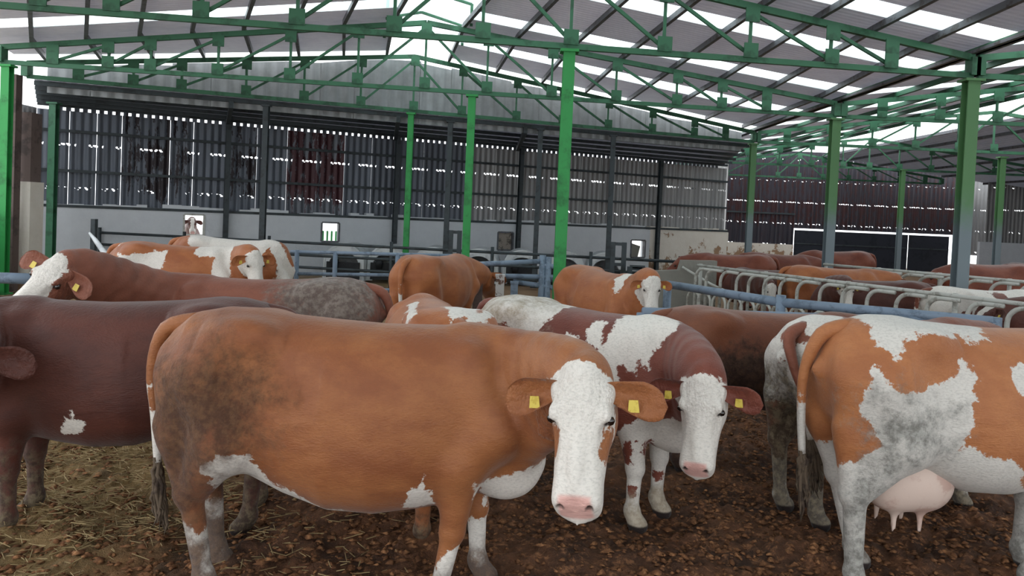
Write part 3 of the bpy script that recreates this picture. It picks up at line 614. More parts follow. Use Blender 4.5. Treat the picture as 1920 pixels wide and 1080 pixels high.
def make_cow(label, loc, yaw, mat, poll, nose, roll=0.0, scale=(1,1,1), st=.03, whites=(), muds=(), face=None, pinks=True, legs=None, tail=None, udder=0, tags=(1,-1), ears=True, group=None, cat='cow', earrot=(0,0), white_legs=0, lie=0.0, browns=(), belly=0.0, headscale=1.0, name='cow', muddy=0.0):
    root = empty(name, (loc[0], loc[1], loc[2] if len(loc) > 2 else 0), yaw); tag(root, label, cat, group)
    if CASTING: root['_scale'] = scale
    SX, SY, SZ = scale; cy, sy = math.cos(yaw), math.sin(yaw)
    def loc_of(w): dx, dy = w[0]-loc[0], w[1]-loc[1]; return np.array([dx*cy+dy*sy, -dx*sy+dy*cy, w[2]-(loc[2] if len(loc) > 2 else 0)])
    P, N = loc_of(poll), loc_of(nose); hx = nrm(N-P); up = np.array([0,0,1.]); hy = nrm(np.cross(up, hx)) if abs(hx[2]) < .97 else np.array([0,1.,0]); hz = np.cross(hx, hy)
    c, s_ = math.cos(roll), math.sin(roll); hy, hz = hy*c+hz*s_, hz*c-hy*s_; HR = np.stack([hx,hy,hz],1)*1.0
    HS = float(np.linalg.norm(N-P))/.577; H = lambda x, y, z: P+HR@(np.array([x,y,z])*HS)
    A = np.array([SX,SY,SZ]); B = lambda x, y, z: np.array([x,y,z])*A
    pts = [P, N, H(0,.3,0), H(0,-.3,0), H(.3,0,-.35)]; lo = np.minimum(np.min(pts,0)-.15, B(-1.02,-.5,-.02)); hi = np.maximum(np.max(pts,0)+.15, B(1.0,.5,1.52))
    fd = Field(lo, hi, st)
    tz = np.array(TORSO); tz[:,0] *= SX; tz[:,1:3] *= SZ; tz[:,3] *= SY
    if belly: tz[4:10,2] -= belly
    fd.loft((0,0,0), np.eye(3), tz, 0)
    lg = legs or {}
    for sd in (-1,1):
        fd.ell(B(-.50,sd*.225,1.315), (.10,.055,.06), .12); fd.ell(B(-.88,sd*.12,1.20), (.05,.05,.06), .05)
        fd.cone(B(-.66,sd*.16,1.10), B(-.54,sd*.19,.82), .20*SZ, .15*SZ, .08); fd.cone(B(-.82,sd*.15,1.10), B(-.80,sd*.165,.82), .115*SZ, .10*SZ, .08)
        o = lg.get(('h',sd), (0,0)); hk = B(-.79+o[0]*.55,sd*.17,.52+o[1]*.3); ft = B(-.76+o[0],sd*.165,.13+o[1])
        fd.cone(B(-.60,sd*.19,.80), hk, .15*SZ, .066*SZ, .06); fd.cone(B(-.86,sd*.16,.86), hk+B(-.035,0,.02), .07*SZ, .042*SZ, .05); fd.cone(hk, ft, .058*SZ, .043*SZ, .02); fd.ell(ft, (.056,.052,.055), .02)
        fd.cone(ft+B(.01,0,-.03), ft+B(.05,0,-.09), .05, .062, .02); fd.ell(hk+B(-.02,0,.01), (.06,.045,.065), .02)
        o = lg.get(('f',sd), (0,0)); kn = B(.56+o[0]*.6,sd*.165,.41+o[1]*.4); ft = B(.55+o[0],sd*.165,.13+o[1])
        fd.cone(B(.55,sd*.16,1.24), B(.70,sd*.195,.92), .08*SZ, .12*SZ, .08); fd.cone(B(.68,sd*.19,.92), B(.52,sd*.19,.74), .12*SZ, .11*SZ, .07)
        fd.cone(B(.53,sd*.185,.74), kn, .105*SZ, .06*SZ, .05); fd.cone(kn, ft, .052*SZ, .041*SZ, .02); fd.ell(kn, (.06,.055,.065), .02); fd.ell(ft, (.055,.05,.055), .02); fd.cone(ft+B(.01,0,-.03), ft+B(.05,0,-.09), .05, .062, .02)
        fd.ell(B(-.34,sd*.385,1.18), (.13,.06,.10), .12, sub=True)
    fd.ell(B(.74,0,.66), (.15,.10,.13), .10)
    # neck
    E0 = H(.02,0,-.115); b0 = B(.58,0,1.06); dirn = nrm(E0-b0); Bz = (b0, b0+np.array([.30,0,.04])*SX, E0-nrm(dirn+.35*hx)*.24, E0); nk = 9
    C = [bez(Bz, i/(nk-1)) for i in range(nk)]
    for i in range(nk-1):
        t0, t1 = i/(nk-1), (i+1)/(nk-1); T = nrm(C[i+1]-C[i]); sd = np.cross(T, up); sd = nrm(sd) if np.linalg.norm(sd) > .2 else hy; u = np.cross(sd, T)
        w = lambda t: lerp(.19, .112, t**.8)*SZ; hgt = lambda t: lerp(.22, .065, t**.7)*SZ
        fd.cone(C[i], C[i+1], w(t0), w(t1), .06)
        fd.cone(C[i]+u*hgt(t0), C[i+1]+u*hgt(t1), lerp(.10,.07,t0), lerp(.10,.07,t1), .08)
        fd.cone(C[i]-u*hgt(t0)*1.05, C[i+1]-u*hgt(t1)*1.05, lerp(.12,.075,t0), lerp(.12,.075,t1), .08)
        if t0 < .75: fd.cone(C[i]-u*(hgt(t0)*1.5+.08), C[i+1]-u*(hgt(t1)*1.4+.07), .045, .04, .09)
    # head
    hp = np.array(HEADP)*HS; hp[:,4:] = np.array(HEADP)[:,4:]
    fd.loft(P, HR, hp, .05, m=1.0); he = lambda q, r, k, **kw: fd.ell(H(*q), np.array(r)*HS, k, HR, **kw)
    for sd in (-1,1):
        he((.155,sd*.088,-.17), (.10,.045,.09), .04); he((.190,sd*.112,-.018), (.055,.026,.036), .02); he((.535,sd*.058,-.060), (.034,.032,.034), .02); he((.075,sd*.100,-.05), (.035,.035,.03), .04); he((.30,sd*.075,-.10), (.10,.02,.05), .04)
        he((.30,sd*.115,-.03), (.07,.022,.028), .04, sub=True); he((.562,sd*.060,-.050), (.026,.015,.022), .010, sub=True)
    he((-.01,0,.005), (.05,.05,.035), .05); he((.43,0,-.170), (.07,.06,.03), .04); he((.34,0,.004), (.12,.03,.018), .03)
    V, Q = fd.nets(3 if st < .02 else 2)
    me = np_mesh('body', V, Q, mat)
    # coat fields in cow and head coordinates
    x, y, z = (V/A).T; L = (V-P)@HR/HS; lx, ly, lz = L.T
    sk = (lx-.02+.25*(lz+.1)); ishead = np.where((np.abs(ly) < .25) & (lz > -.34) & (lx < .66), sk, -.5)
    white = np.full(len(V), -.30); mud = np.full(len(V), -.6); pink = np.full(len(V), -.2); dark = np.full(len(V), -.2)
    def region(rg):
        side, poly = rg[0], rg[1]
        if side == 'T': d = poly_sd(x, y, poly); d = np.where(z > 1.0, d, -.3)
        elif side == 'R': d = poly_sd(y, z, poly); d = np.where(x < -.55, d, -.3)          # rear view
        else: d = poly_sd(x, z, poly); d = np.where((y*side > -.02) if side else True, d, -.3)
        return d
    for rg in whites: white = np.maximum(white, region(rg))
    if white_legs: white = np.maximum(white, white_legs-z)
    for rg in browns: white = np.minimum(white, -region(rg))
    for rg in muds: mud = np.maximum(mud, region(rg)*rg[2] if len(rg) > 2 else region(rg))
    if muddy: mud = np.maximum(mud, (muddy-z)*.7)
    if face is not None:
        hd = np.minimum(ishead, face[0] if not callable(face[0]) else face[0](lx, ly, lz)) if face else 0
        white = np.where(ishead > -.03, np.maximum(np.where(ishead > .0, -.3, white), hd), white)
    pink = np.maximum(pink, np.where(ishead > 0, np.minimum(np.minimum(lx-.512-.02*(np.abs(ly)>9), lz+.118), .069-np.abs(ly)+.10*(lx-.54)), -.2)) if pinks else pink
    for sd in (-1,1): dark = np.maximum(dark, .019-np.linalg.norm((L-np.array([.556,sd*.060,-.054]))*np.array([.7,1,1.3]), axis=1))
    for sd in (-1,1): dark = np.maximum(dark, .030-np.linalg.norm((L-np.array([.200,sd*.128,-.036]))*np.array([1,.6,1.5]), axis=1))
    dark = np.maximum(dark, np.where((ishead > 0) & (lx > .40), .004-np.abs(lz+.145+.25*(lx-.57)**2), -.2))
    dark = np.maximum(dark, .055-z)
    CA = np.array(C); dd = np.linalg.norm(V[:,None,:]-CA[None,:,:], axis=2) if st < .016 else None
    fold = np.zeros(len(V))
    if dd is not None:
        wgt = 1/(dd**4+1e-6); tt = (wgt*np.linspace(0,1,nk)[None,:]).sum(1)/wgt.sum(1); nm = np.clip((.34-dd.min(1))*8, 0, 1)*np.clip((tt-.12)*6, 0, 1)*np.clip((.9-tt)*6, 0, 1)*(ishead < -.02)
        fold = np.sin(tt*46+6*np.sin(V[:,2]*5))*nm
    curl = np.clip((ishead-.0)*20, 0, 1)*np.clip((.34-lx)*6, 0, 1)
    for nme, arr in (('white',white),('mud',mud),('pink',pink),('dark',dark),('curl',curl),('fold',fold)):
        a = me.attributes.new(nme, 'FLOAT', 'POINT'); a.data.foreach_set('value', arr.astype(np.float32))
    link('body', me, root)
    # eyes
    em = MB(); em.tube([(-.02,0,0),(-.014,0,0),(0,0,0),(.014,0,0),(.02,0,0)], .02, 10, [.004,.0145,.021,.0145,.004]); eye = em.mesh('eye', M['eye'], True)
    for sd in (-1,1):
        o = link('eye', eye, root); o.location = H(.200,sd*.124,-.036); o.scale = (HS*1.05,)*3
    # ears: cupped leaves
    if ears:
        for sd in (-1,1):
            vs, n_u, n_v = [], 14, 9; er = earrot[0 if sd < 0 else 1]
            ce, se = math.cos(er), math.sin(er)
            for lay in (0,1):
                for i in range(n_u):
                    u = i/(n_u-1); wd = (lerp(.034,.080,(u/.6)**.8) if u < .6 else .080*math.sqrt(max(1-((u-.6)/.4)**2.4,0)))+.002
                    for j in range(n_v):
                        v = j/(n_v-1)*2-1; cup = .040*(1-v*v)*math.sin(math.pi*min(u+.15,1))
                        # local ear frame: a along the ear, b across (towards the muzzle/down), c depth
                        a = .015+u*.235; b = v*wd; cc = -cup-(.009 if lay else 0)*(1-.6*abs(v))-.03*u*u
                        px_, pz_ = b*.88, -b*.47; fx_, fz_ = .47, .88
                        q = (.075+px_+cc*fx_*1.0+.06*u, sd*(.090+a*1.06*ce), -.035+pz_+cc*fz_+a*se-.02*u)
                        vs.append(H(*q))
            fs = []
            for lay in (0,1):
                for i in range(n_u-1):
                    for j in range(n_v-1):
                        a0 = lay*n_u*n_v+i*n_v+j; f_ = (a0,a0+1,a0+n_v+1,a0+n_v); fs.append(f_ if (lay == 0) == (sd > 0) else f_[::-1])
            rim = [i*n_v for i in range(n_u)]+[(n_u-1)*n_v+j for j in range(1,n_v)]+[i*n_v+n_v-1 for i in range(n_u-2,-1,-1)]+list(range(n_v-2,0,-1)); kk = n_u*n_v
            for i in range(len(rim)): a0, b0_ = rim[i], rim[(i+1) % len(rim)]; fs.append((a0,b0_,b0_+kk,a0+kk))
            m = MB().add(vs, fs).mesh('ear', mat, True)
            for nme, val in (('white',-.3),('mud',-.6),('pink',-.2),('dark',-.2),('curl',.5)):
                at = m.attributes.new(nme, 'FLOAT', 'POINT'); at.data.foreach_set('value', np.full(len(m.vertices), val, np.float32))
            eo = link('ear', m, root)
            if sd in tags:
                tb = MB(); cpt = np.array((.125,sd*(.095+.12*ce),-.072+.12*se)); e = np.array((.88,0,-.47)); w_ = np.array((0,1,0)); nn = np.array((.47,0,.88))
                q = [H(*(cpt+e*a*.026+w_*b*.024+nn*d)) for d in (-.002,.003) for a, b in ((-1,-.8),(1,-1),(1,1),(-1,.8))]
                tb.add(q, [(3,2,1,0),(4,5,6,7),(0,1,5,4),(1,2,6,5),(2,3,7,6),(3,0,4,7)]); tg = tb.build('ear_tag', M['tag'], eo)
    # tail
    if tail is None: tail = [(-.80,0,1.345),(-.955,0,1.30),(-1.02,0,1.10),(-1.0,0,.86),(-.98,0,.62)]
    if tail:
        tp_ = [B(*q) for q in tail]; rr = [.05,.042,.030,.024,.020,.018,.017][:len(tp_)]
        n_ = []; rs = []
        for i in range(len(tp_)-1):
            for j in range(4):
                t = j/4; p0, p1, p2, p3 = tp_[max(i-1,0)], tp_[i], tp_[i+1], tp_[min(i+2,len(tp_)-1)]
                n_.append(.5*((2*p1)+(-p0+p2)*t+(2*p0-5*p1+4*p2-p3)*t*t+(-p0+3*p1-3*p2+p3)*t**3)); rs.append(lerp(rr[i],rr[i+1],t))
        n_.append(tp_[-1]); rs.append(rr[-1])
        m = MB().tube(n_, .03, 10, rs).mesh('tail', mat, True); zz = np.array([v.co.z for v in m.vertices])
        for nme, val in (('white',(.95-zz)*.3 if white_legs or whites else zz*0-.3),('mud',zz*0-.3+np.clip(.9-zz,0,.5)*.5),('pink',zz*0-.2),('dark',zz*0-.2),('curl',zz*0)):
            at = m.attributes.new(nme, 'FLOAT', 'POINT'); at.data.foreach_set('value', val.astype(np.float32))
        to = link('tail', m, root); e = tp_[-1]; d = nrm(tp_[-1]-tp_[-2]); pts = [e-d*.02, e+d*.06, e+d*.16, e+d*.27, e+d*.33]
        mb = MB(); rn = random.Random(int(abs(loc[0])*100))
        for q in range(26):
            of = np.array([rn.uniform(-.035,.035) for _ in range(3)]); wv = np.array([rn.uniform(-.012,.012) for _ in range(3)]); ln = rn.uniform(.6,1.1)
            mb.tube([e+(p_-e)*ln+of*(.15+i*.30)*(1.15-.1*i)+wv*((-1)**i) for i, p_ in enumerate(pts)], .02, 5, [.010,.012,.011,.008,.002])
        mb.build('tail_switch', M['switch'], to, True)
    if udder:
        uf = Field(B(-.75,-.3,.25), B(-.05,.3,.85), max(st,.016)); uf.ell(B(-.42,0,.60), np.array((.20,.155,.155))*udder, 0); uf.ell(B(-.33,.07,.56), np.array((.13,.09,.12))*udder, .05); uf.ell(B(-.33,-.07,.56), np.array((.13,.09,.12))*udder, .05); uf.ell(B(-.52,-.07,.57), np.array((.12,.09,.13))*udder, .05); uf.ell(B(-.52,.07,.57), np.array((.12,.09,.13))*udder, .05)
        for tx in (-.34,-.50):
            for sd in (-1,1): uf.cone(B(tx,sd*.08,.50-.03*udder), B(tx-.005,sd*.082,.37-.04*udder), .022, .013, .03)
        UV, UQ = uf.nets(3); link('udder', np_mesh('udder', UV, UQ, M['udder']), root)
    return root
def W(px, py, Y): return at_y(px, py, Y)
# face patterns: signed distance in head coordinates (x to the muzzle, y left, z towards the forehead)
def white_face(lx, ly, lz): return np.minimum(lx+.05, .3)
def white_with_cheeks(lx, ly, lz):   # white face, coat colour left below the eyes and on the jaw
    side = np.hypot((lx-.29)*.75, (lz+.10)*.9)-.062
    jaw = lz+.10+1.1*np.maximum(lx-.20, 0)
    return np.where(np.abs(ly) > .05, np.minimum(np.minimum(side, jaw), lx+.045), lx+.045)
def blaze(w=.075): return lambda lx, ly, lz: np.maximum(np.minimum(w+.12*np.maximum(lx-.25,0)-np.abs(ly), lz+.10), lx-.40)
BR = dict(rust=((168,92,50),(146,76,42)), dark=((88,48,38),(70,37,30)), orange=((164,101,60),(142,82,49)), tan=((190,126,78),(170,106,64)), red=((118,64,46),(98,50,38)))
for k_, (a_, b_) in BR.items(): M['coat_'+k_] = coat_mat('coat_'+k_, a_, b_)
NEAR = 'cattle standing in the near pen'; R_ = math.radians
COWS = {}
def cow(key, *a, **k):
    if k.get('group') == NEAR: k.setdefault('muddy', .26)
    COWS[key] = make_cow(*a, **k); return COWS[key]

M['coat_c1'] = coat_mat('coat_rust_muddy', (150,95,57), (126,73,43), mud=(92,66,46), mud2=(66,44,32), ma=.26)
M['coat_c4'] = coat_mat('coat_brown_dark_mud', (124,74,50), (104,60,42), mud=(70,52,40), mud2=(40,30,26))
M['coat_c5'] = coat_mat('coat_brown_caked', (134,78,58), (114,64,47), mud=(124,112,90), mud2=(72,62,50))
M['coat_c6'] = coat_mat('coat_tan_grey', (172,112,70), (152,94,58), white=(202,197,190), mud=(156,154,148), mud2=(108,106,100))
M['coat_c8'] = coat_mat('coat_reddish_grey', (132,80,62), (114,66,50), mud=(132,124,116), mud2=(98,88,82))
M['coat_c2'] = coat_mat('coat_red_pied', (116,62,48), (98,50,40), mud=(176,164,146), mud2=(150,136,116))
FL = [(.40,0),(.40,.22),(.5,.34),(.75,.40),(.75,0)]; HL = [(-.95,0),(-.95,.42),(-.6,.36),(-.55,0)]
PAT = {
 'C1': dict(whites=[(0,[(-.55,.79),(-.43,.77),(-.36,.64),(-.1,.52),(.15,.47),(.15,.38),(-.6,.38),(-.62,.7)]), (0,[(.62,.64),(.72,.66),(.86,.74),(1.2,.78),(1.2,.2),(.66,.2),(.66,.5)]), (-1,[(.38,.72),(.30,.62),(.26,.52),(.42,.52)]), (0,FL), (0,HL)],
   muds=[(-1,[(-1.1,.9),(-1.0,1.28),(-.60,1.38),(-.35,1.28),(-.22,1.05),(-.34,.81),(-.45,.70),(-.55,.45),(-.55,0),(-1.1,0),(-1.1,.6)],.34), (-1,[(-.51,1.22),(-.33,1.20),(-.27,1.05),(-.35,.76),(-.54,.66),(-.70,.7),(-.75,1.0)],.5), (1,[(-.95,.2),(-.8,1.2),(-.5,1.0),(-.6,0),(-.95,0)],.4), (0,HL,.9)]),
 'C2': dict(whites=[(-1,[(.27,1.45),(.66,1.45),(.80,1.34),(.71,1.27),(.70,1.17),(.68,1.10),(.60,1.14),(.61,1.04),(.49,1.07),(.45,.90),(.35,1.0),(.30,1.07),(.37,1.23),(.36,1.34)]), (-1,[(0,1.12),(.05,1.24),(.13,1.22),(.16,1.02),(.05,1.03)]), (-1,[(.19,1.35),(.29,1.34),(.33,1.20),(.22,1.22)]), (0,[(-1,1.5),(-.15,1.5),(-.12,1.36),(-.20,1.22),(-.28,1.12),(-.5,1.25),(-1,1.1)]), (0,[(.3,0),(.3,.5),(.5,.66),(.7,.80),(1.1,.80),(1.2,0)]), (0,HL)],
   browns=[(-1,[(.50,.60),(.56,.60),(.58,.44),(.52,.46)]), (-1,[(.60,.62),(.66,.62),(.64,.52)]), (0,[(.54,.30),(.6,.3),(.57,.24)])], muds=[(0,[(-1,1.5),(-.2,1.5),(-.2,1.2),(-1,1.1)],.35)]),
 'C3': dict(whites=[('T',[(-.42,.08),(-.62,.07),(-.82,.05),(-.80,-.03),(-.62,-.17),(-.42,-.22)]), ('T',[(-.86,.02),(-.90,-.06),(-.58,-.28),(-.50,-.22)]), ('T',[(-.62,.24),(.3,.06),(.3,.15),(-.62,.30)])]),
 'C4': dict(muds=[(-1,[(-.75,1.1),(-.3,1.2),(.3,1.05),(.5,.8),(.4,.5),(-.8,.3),(-.9,.8)],.6), (0,HL,.8), (0,FL,.8)]),
 'C5': dict(tail=[(-.80,-.02,1.345),(-.955,-.06,1.30),(-1.0,-.16,1.12),(-.96,-.24,.90),(-.93,-.26,.66)], whites=[(0,[(-.84,1.5),(-.45,1.5),(-.62,1.3),(-.78,1.1),(-.74,.8),(-.98,.8),(-.98,1.22),(-.86,1.30)]), (0,HL), (0,FL)], muds=[(0,[(-1,1.12),(-.8,1.05),(-.55,.8),(-.6,0),(-1,0)],.7), (0,[(-.98,1.25),(-.8,1.2),(-.7,.9),(-1,.9)],.3)]),
 'C6': dict(whites=[(0,[(-.78,1.5),(.1,1.5),(-.04,1.37),(-.15,1.34),(-.52,1.37),(-.62,1.34),(-.70,1.21),(-.74,1.30)]), (0,[(-.82,1.08),(-.80,1.20),(-.76,1.17),(-.70,1.09),(-.51,1.11),(-.33,1.18),(-.29,1.24),(-.21,1.17),(-.22,1.08),(-.26,.94),(-.29,.83),(-.20,.82),(.02,.74),(.12,.62),(.3,.55),(.3,.45),(-.3,.45),(-.62,.60),(-.62,0),(-1,0),(-1,.6),(-.92,.66),(-.74,.80),(-.78,.9),(-.84,.98)]), (-1,[(-.02,1.22),(.06,1.22),(.06,1.06),(0,1.10)]), (0,FL), (0,[(.2,0),(.2,.55),(.75,.5),(.75,0)])],
   muds=[(-1,[(-.9,1.1),(-.72,1.12),(-.5,1.05),(-.3,1.02),(-.34,.80),(-.55,.70),(-.62,.5),(-.6,0),(-1,0),(-.95,.6),(-.82,.8)],.42), (0,[(.2,0),(.2,.5),(.75,.4),(.75,0)],.3)]),
 'C7': dict(whites=[(1,[(.22,.66),(.15,.80),(.09,.66)]), (0,[(.62,.60),(.9,.72),(1.2,.7),(1.2,.2),(.64,.3)])], muds=[(0,[(-.95,0),(-.95,.5),(.8,.5),(.8,0)],.3)]),
 'C8': dict(muds=[(1,[(-.05,1.36),(-.4,1.6),(-.9,1.6),(-1,1.1),(-.9,.7),(-.5,.8),(-.2,1.1)],.55)]),
 'F2': dict(whites=[(-1,[(.65,1.15),(.57,1.33),(.60,1.45),(.76,1.45),(.70,1.32),(.72,1.15)]), (0,FL), (0,HL), (-1,[(-.95,.85),(-.8,.9),(-.85,.6),(-.95,.6)])]),
 'F1': dict(whites=[(0,HL), (0,FL)]),
 'F3': dict(whites=[(0,[(-.72,1.24),(-.09,1.31),(-.12,1.02),(-.05,.75),(-.2,.5),(-.7,.5)]), (0,[(.24,1.6),(.80,1.6),(.78,.5),(.5,.5),(.52,.95),(.56,1.24),(.28,1.28)]), (0,[(-1,1.6),(-.5,1.6),(-.8,1.36)])]),
 'F4': dict(whites=[(0,[(-.75,1.6),(.9,1.6),(.9,.4),(.1,.4),(.1,1.0),(-.5,1.15)])]),
 'S5': dict(whites=[(0,[(-1,1.7),(1.3,1.7),(1.3,0),(-1,0)])], browns=[(0,[(-.05,1.36),(.22,1.34),(.2,1.18),(.05,1.2)]), (0,[(.3,1.2),(.5,1.22),(.45,1.1)]), (0,[(-.6,1.0),(-.4,1.1),(-.4,.8)])]),
}
def pt(key): return PAT.get(key, {})
cow('C1', 'big rust brown cow in front, white face turned to the camera', (-.74,3.85), R_(-1), M['coat_c1'], W(1092,695,3.22), W(1072,960,2.95), R_(8), (1.03,1,1.0), .0115, legs={('f',-1):(-.10,0),('f',1):(.06,0),('h',-1):(.09,0),('h',1):(.02,0)}, face=(white_with_cheeks,), group=NEAR, belly=.07, **pt('C1'))
cow('C2', 'red and white spotted cow with a plain white face, behind the big rust cow', (.52,5.25), R_(-38), M['coat_c2'], W(1318,706,4.15), W(1300,888,3.98), R_(3), (.95,1,.96), .0135, face=(white_face,), group=NEAR, **pt('C2'))
cow('C3', 'orange cow seen from behind with white stripes across its rump', (-.48,5.04), R_(107), M['coat_orange'], (-.82,6.0,1.0), (-.95,6.3,.6), 0, (.86,.98,.97), .018, group=NEAR, **pt('C3'))
cow('C4', 'brown cow with a muddy dark flank, behind the two white faced cows', (2.1,6.2), R_(6), M['coat_c4'], (3.25,6.5,1.1), (3.6,6.6,.7), 0, (1,1,.905), .018, group=NEAR, **pt('C4'))
cow('C5', 'brown and white cow with mud caked hindquarters, beside the tan cow', (2.68,5.35), R_(22), M['coat_c5'], (3.8,5.95,1.2), (4.15,6.15,.8), 0, (1,1,.96), .018, group=NEAR, **pt('C5'))
cow('C6', 'tan cow with grey white patches and a full udder at the right edge', (2.60,4.25), R_(4), M['coat_c6'], (3.8,4.5,1.3), (4.15,4.6,.9), 0, (.93,1.04,1.045), .0135, group=NEAR, udder=1.25, legs={('f',-1):(-.28,0),('f',1):(-.05,0),('h',-1):(-.02,0),('h',1):(.17,0)}, tail=[(-.78,.0,1.36),(-.94,.02,1.31),(-1.01,.06,1.12),(-1.01,.08,.90),(-.99,.08,.66)], **pt('C6'))
cow('C7', 'dark red brown cow at the left edge facing left', (-2.25,4.52), R_(188), M['coat_dark'], W(-92,638,3.75), W(-120,870,3.5), 0, (1,1,.97), .014, face=(blaze(),), group=NEAR, tags=(), **pt('C7'))
cow('C8', 'reddish cow with a white blaze looking over the back of the dark cow', (-1.98,6.25), R_(180), M['coat_c8'], W(120,486,5.3), W(2,588,4.98), R_(-28), (1,1,.97), .0135, face=(blaze(.095),), group=NEAR, **pt('C8'))
FAR = 'cattle in the pen by the green posts'
cow('F1', 'orange cow by the middle rails seen from behind', (-1.0,10.6), R_(68), M['coat_orange'], (-.4,11.8,1.1), (-.25,12.2,.7), 0, (1,1,.97), .03, group=FAR, **pt('F1'))
cow('F2', 'orange cow with white face beside the big green post, looking at the camera', (1.18,9.75), R_(-66), M['coat_orange'], W(1222,522,8.55), W(1224,584,8.4), R_(3), (1,1,.93), .018, face=(white_face,), group=FAR, **pt('F2'))
cow('F3', 'white and orange cow near the back wall, head turned to the camera', (-4.7,10.9), R_(2), M['coat_orange'], W(478,474,10.5), W(488,541,10.35), R_(2), (1,1,.95), .018, face=(white_face,), group=FAR, **pt('F3'))
cow('F4', 'white cow half hidden behind the orange one, head in profile to the right', (-4.35,12.0), R_(0), M['coat_orange'], W(503,478,11.9), W(545,528,11.8), 0, (1,1,1.0), .02, face=(blaze(.1),), group=FAR, **pt('F4'))
ST = 'cattle in the stalls behind the bent tube dividers'
def stall(key, label, x, y, yaw, mat, h=1.0, dx=1.15, dz=1.15, turn=0.0, **k):
    c, s = math.cos(yaw+turn*.5), math.sin(yaw+turn*.5); c2, s2 = math.cos(yaw+turn), math.sin(yaw+turn)
    p = Vector((x+c*dx, y+s*dx, dz)); cow(key, label, (x,y), yaw, mat, p, p+Vector((c2*.42,s2*.42,-.38)), 0, (1,1,h), .034, group=ST, tail=k.pop('tail',None), **k)
stall('S1', 'orange cow standing broadside behind the thick grey post', 5.85, 13.85, R_(2), M['coat_orange'], .90, face=(blaze(),))
cow('S2', 'dark brown cow with a white face looking through the dividers', (5.95,12.55), R_(170), M['coat_dark'], W(1590,531,11.75), W(1591,574,11.6), 0, (1,1,.82), .03, face=(white_face,), group=ST)
cow('S10', 'dark brown cow at the left stalls with its white head low', (5.25,15.35), R_(172), M['coat_dark'], W(1447,534,13.6), W(1452,572,13.45), 0, (1,1,.78), .03, face=(white_face,), group=ST)
stall('S3', 'brown cow at the far left end of the stalls', 4.9, 17.0, R_(178), M['coat_red'], .93)
stall('S4', 'brown cow with a white shoulder mark behind the third divider', 6.4, 18.4, R_(5), M['coat_red'], .93)
stall('S5', 'white cow with small brown spots at the right edge of the stalls', 6.75, 10.95, R_(8), M['coat_red'], .85, **pt('S5'))
stall('S6', 'dark brown cow at the right edge behind the last divider loop', 7.5, 10.02, R_(178), M['coat_dark'], .84, dz=1.05, face=(blaze(),))
stall('S7', 'distant brown cow under the pale wall at the right', 10.2, 16.3, R_(176), M['coat_red'], .97)
stall('S8', 'distant dark cow at the far right edge', 11.9, 17.2, R_(3), M['coat_dark'], .97)
stall('S9', 'far reddish cow in front of the black door', 8.3, 19.6, R_(182), M['coat_red'], 1.0)
# ------------------------------------------------------------ rails, gates, dividers, hutches
M['hutch'] = painted('white_hutch_plastic', srgb(206,210,212), srgb(180,184,188), 3, .5)
M['black_plastic'] = painted('black_plastic', srgb(26,28,32), srgb(38,40,44), 5, .6)
M['rust_white'] = painted('flaking_white_paint', srgb(196,194,192), srgb(96,70,58), 5, .7, (.52,.58))
def fence(name, label, cat, posts, rails, r, mat, post_mat=None, pr=.04, ph=1.3, group=None):
    """posts: plan points; rails: (from, to) points"""
    root = empty(name, (posts[0][0], posts[0][1], 0)); tag(root, label, cat, group); o = Vector((posts[0][0], posts[0][1], 0))
    for p in posts: MB().tube([Vector((p[0],p[1],-.05))-o, Vector((p[0],p[1],p[2] if len(p) > 2 else ph))-o], pr, 10).build('post', post_mat or mat, root, True)
    for a, b in rails: MB().tube([Vector(a)-o, Vector(b)-o], r, 10).build('rail', mat, root, True)
    return root
a, b, c = at_z(1252,533,1.12), at_z(1464,567,1.12), at_z(1862,603,1.12)
fence('pipe_gate', 'blue grey pipe rail running to the right behind the tan cow', 'gate', [(a.x,a.y,1.1),(b.x,b.y,1.2),(c.x,c.y,1.1)], [(a,b),(b,c),(a-Vector((0,0,.55)),b-Vector((0,0,.55))),(b-Vector((0,0,.55)),c-Vector((0,0,.55)))], .052, M['blue_steel'], pr=.055)
a, b = at_z(1205,587,1.05), at_z(1866,608,1.05)
fence('pipe_gate', 'lower blue grey pipe rail just behind the brown backs', 'gate', [(a.x,a.y,1.05),(b.x,b.y,1.12)], [(a,b),(a-Vector((0,0,.5)),b-Vector((0,0,.5)))], .058, M['blue_steel'], pr=.06)
a, b = at_z(-60,519,1.05), at_z(60,523,1.05)
fence('pipe_rail', 'short blue pipe rail at the left edge below the cow ear', 'rail', [(a.x,a.y,1.05),(b.x,b.y,1.05)], [(a,b)], .06, M['blue_steel'])
# middle fence
Yf = 12.7
def fr(px0, px1, py, Y=Yf, py1=None): return (at_y(px0,py,Y), at_y(px1,py1 if py1 else py,Y))
p = [at_y(x,500,Yf) for x in (556,628,745,862)]
fence('rail_fence', 'grey tube rail fence left of the orange cow, before the hutches', 'fence', [(q.x,q.y,1.22) for q in p], [fr(545,868,472,Yf,480), fr(545,868,513,Yf,518), fr(545,868,541,Yf,546), fr(545,868,570,Yf,574)], .03, M['blue_steel'])
Yg = 11.9; p = [at_y(x,520,Yg) for x in (862,1016,1052)]
fence('rail_fence', 'blue grey rail fence between the orange cow and the big green post', 'fence', [(p[0].x,Yg,1.2),(p[1].x,Yg,1.35),(p[1].x+.09,Yg,1.33)], [fr(862,1012,497,Yg,490), fr(862,1055,516,Yg,520), fr(962,1055,528,Yg,542), fr(1012,1055,495,Yg,503)], .04, M['blue_steel'], pr=.05)
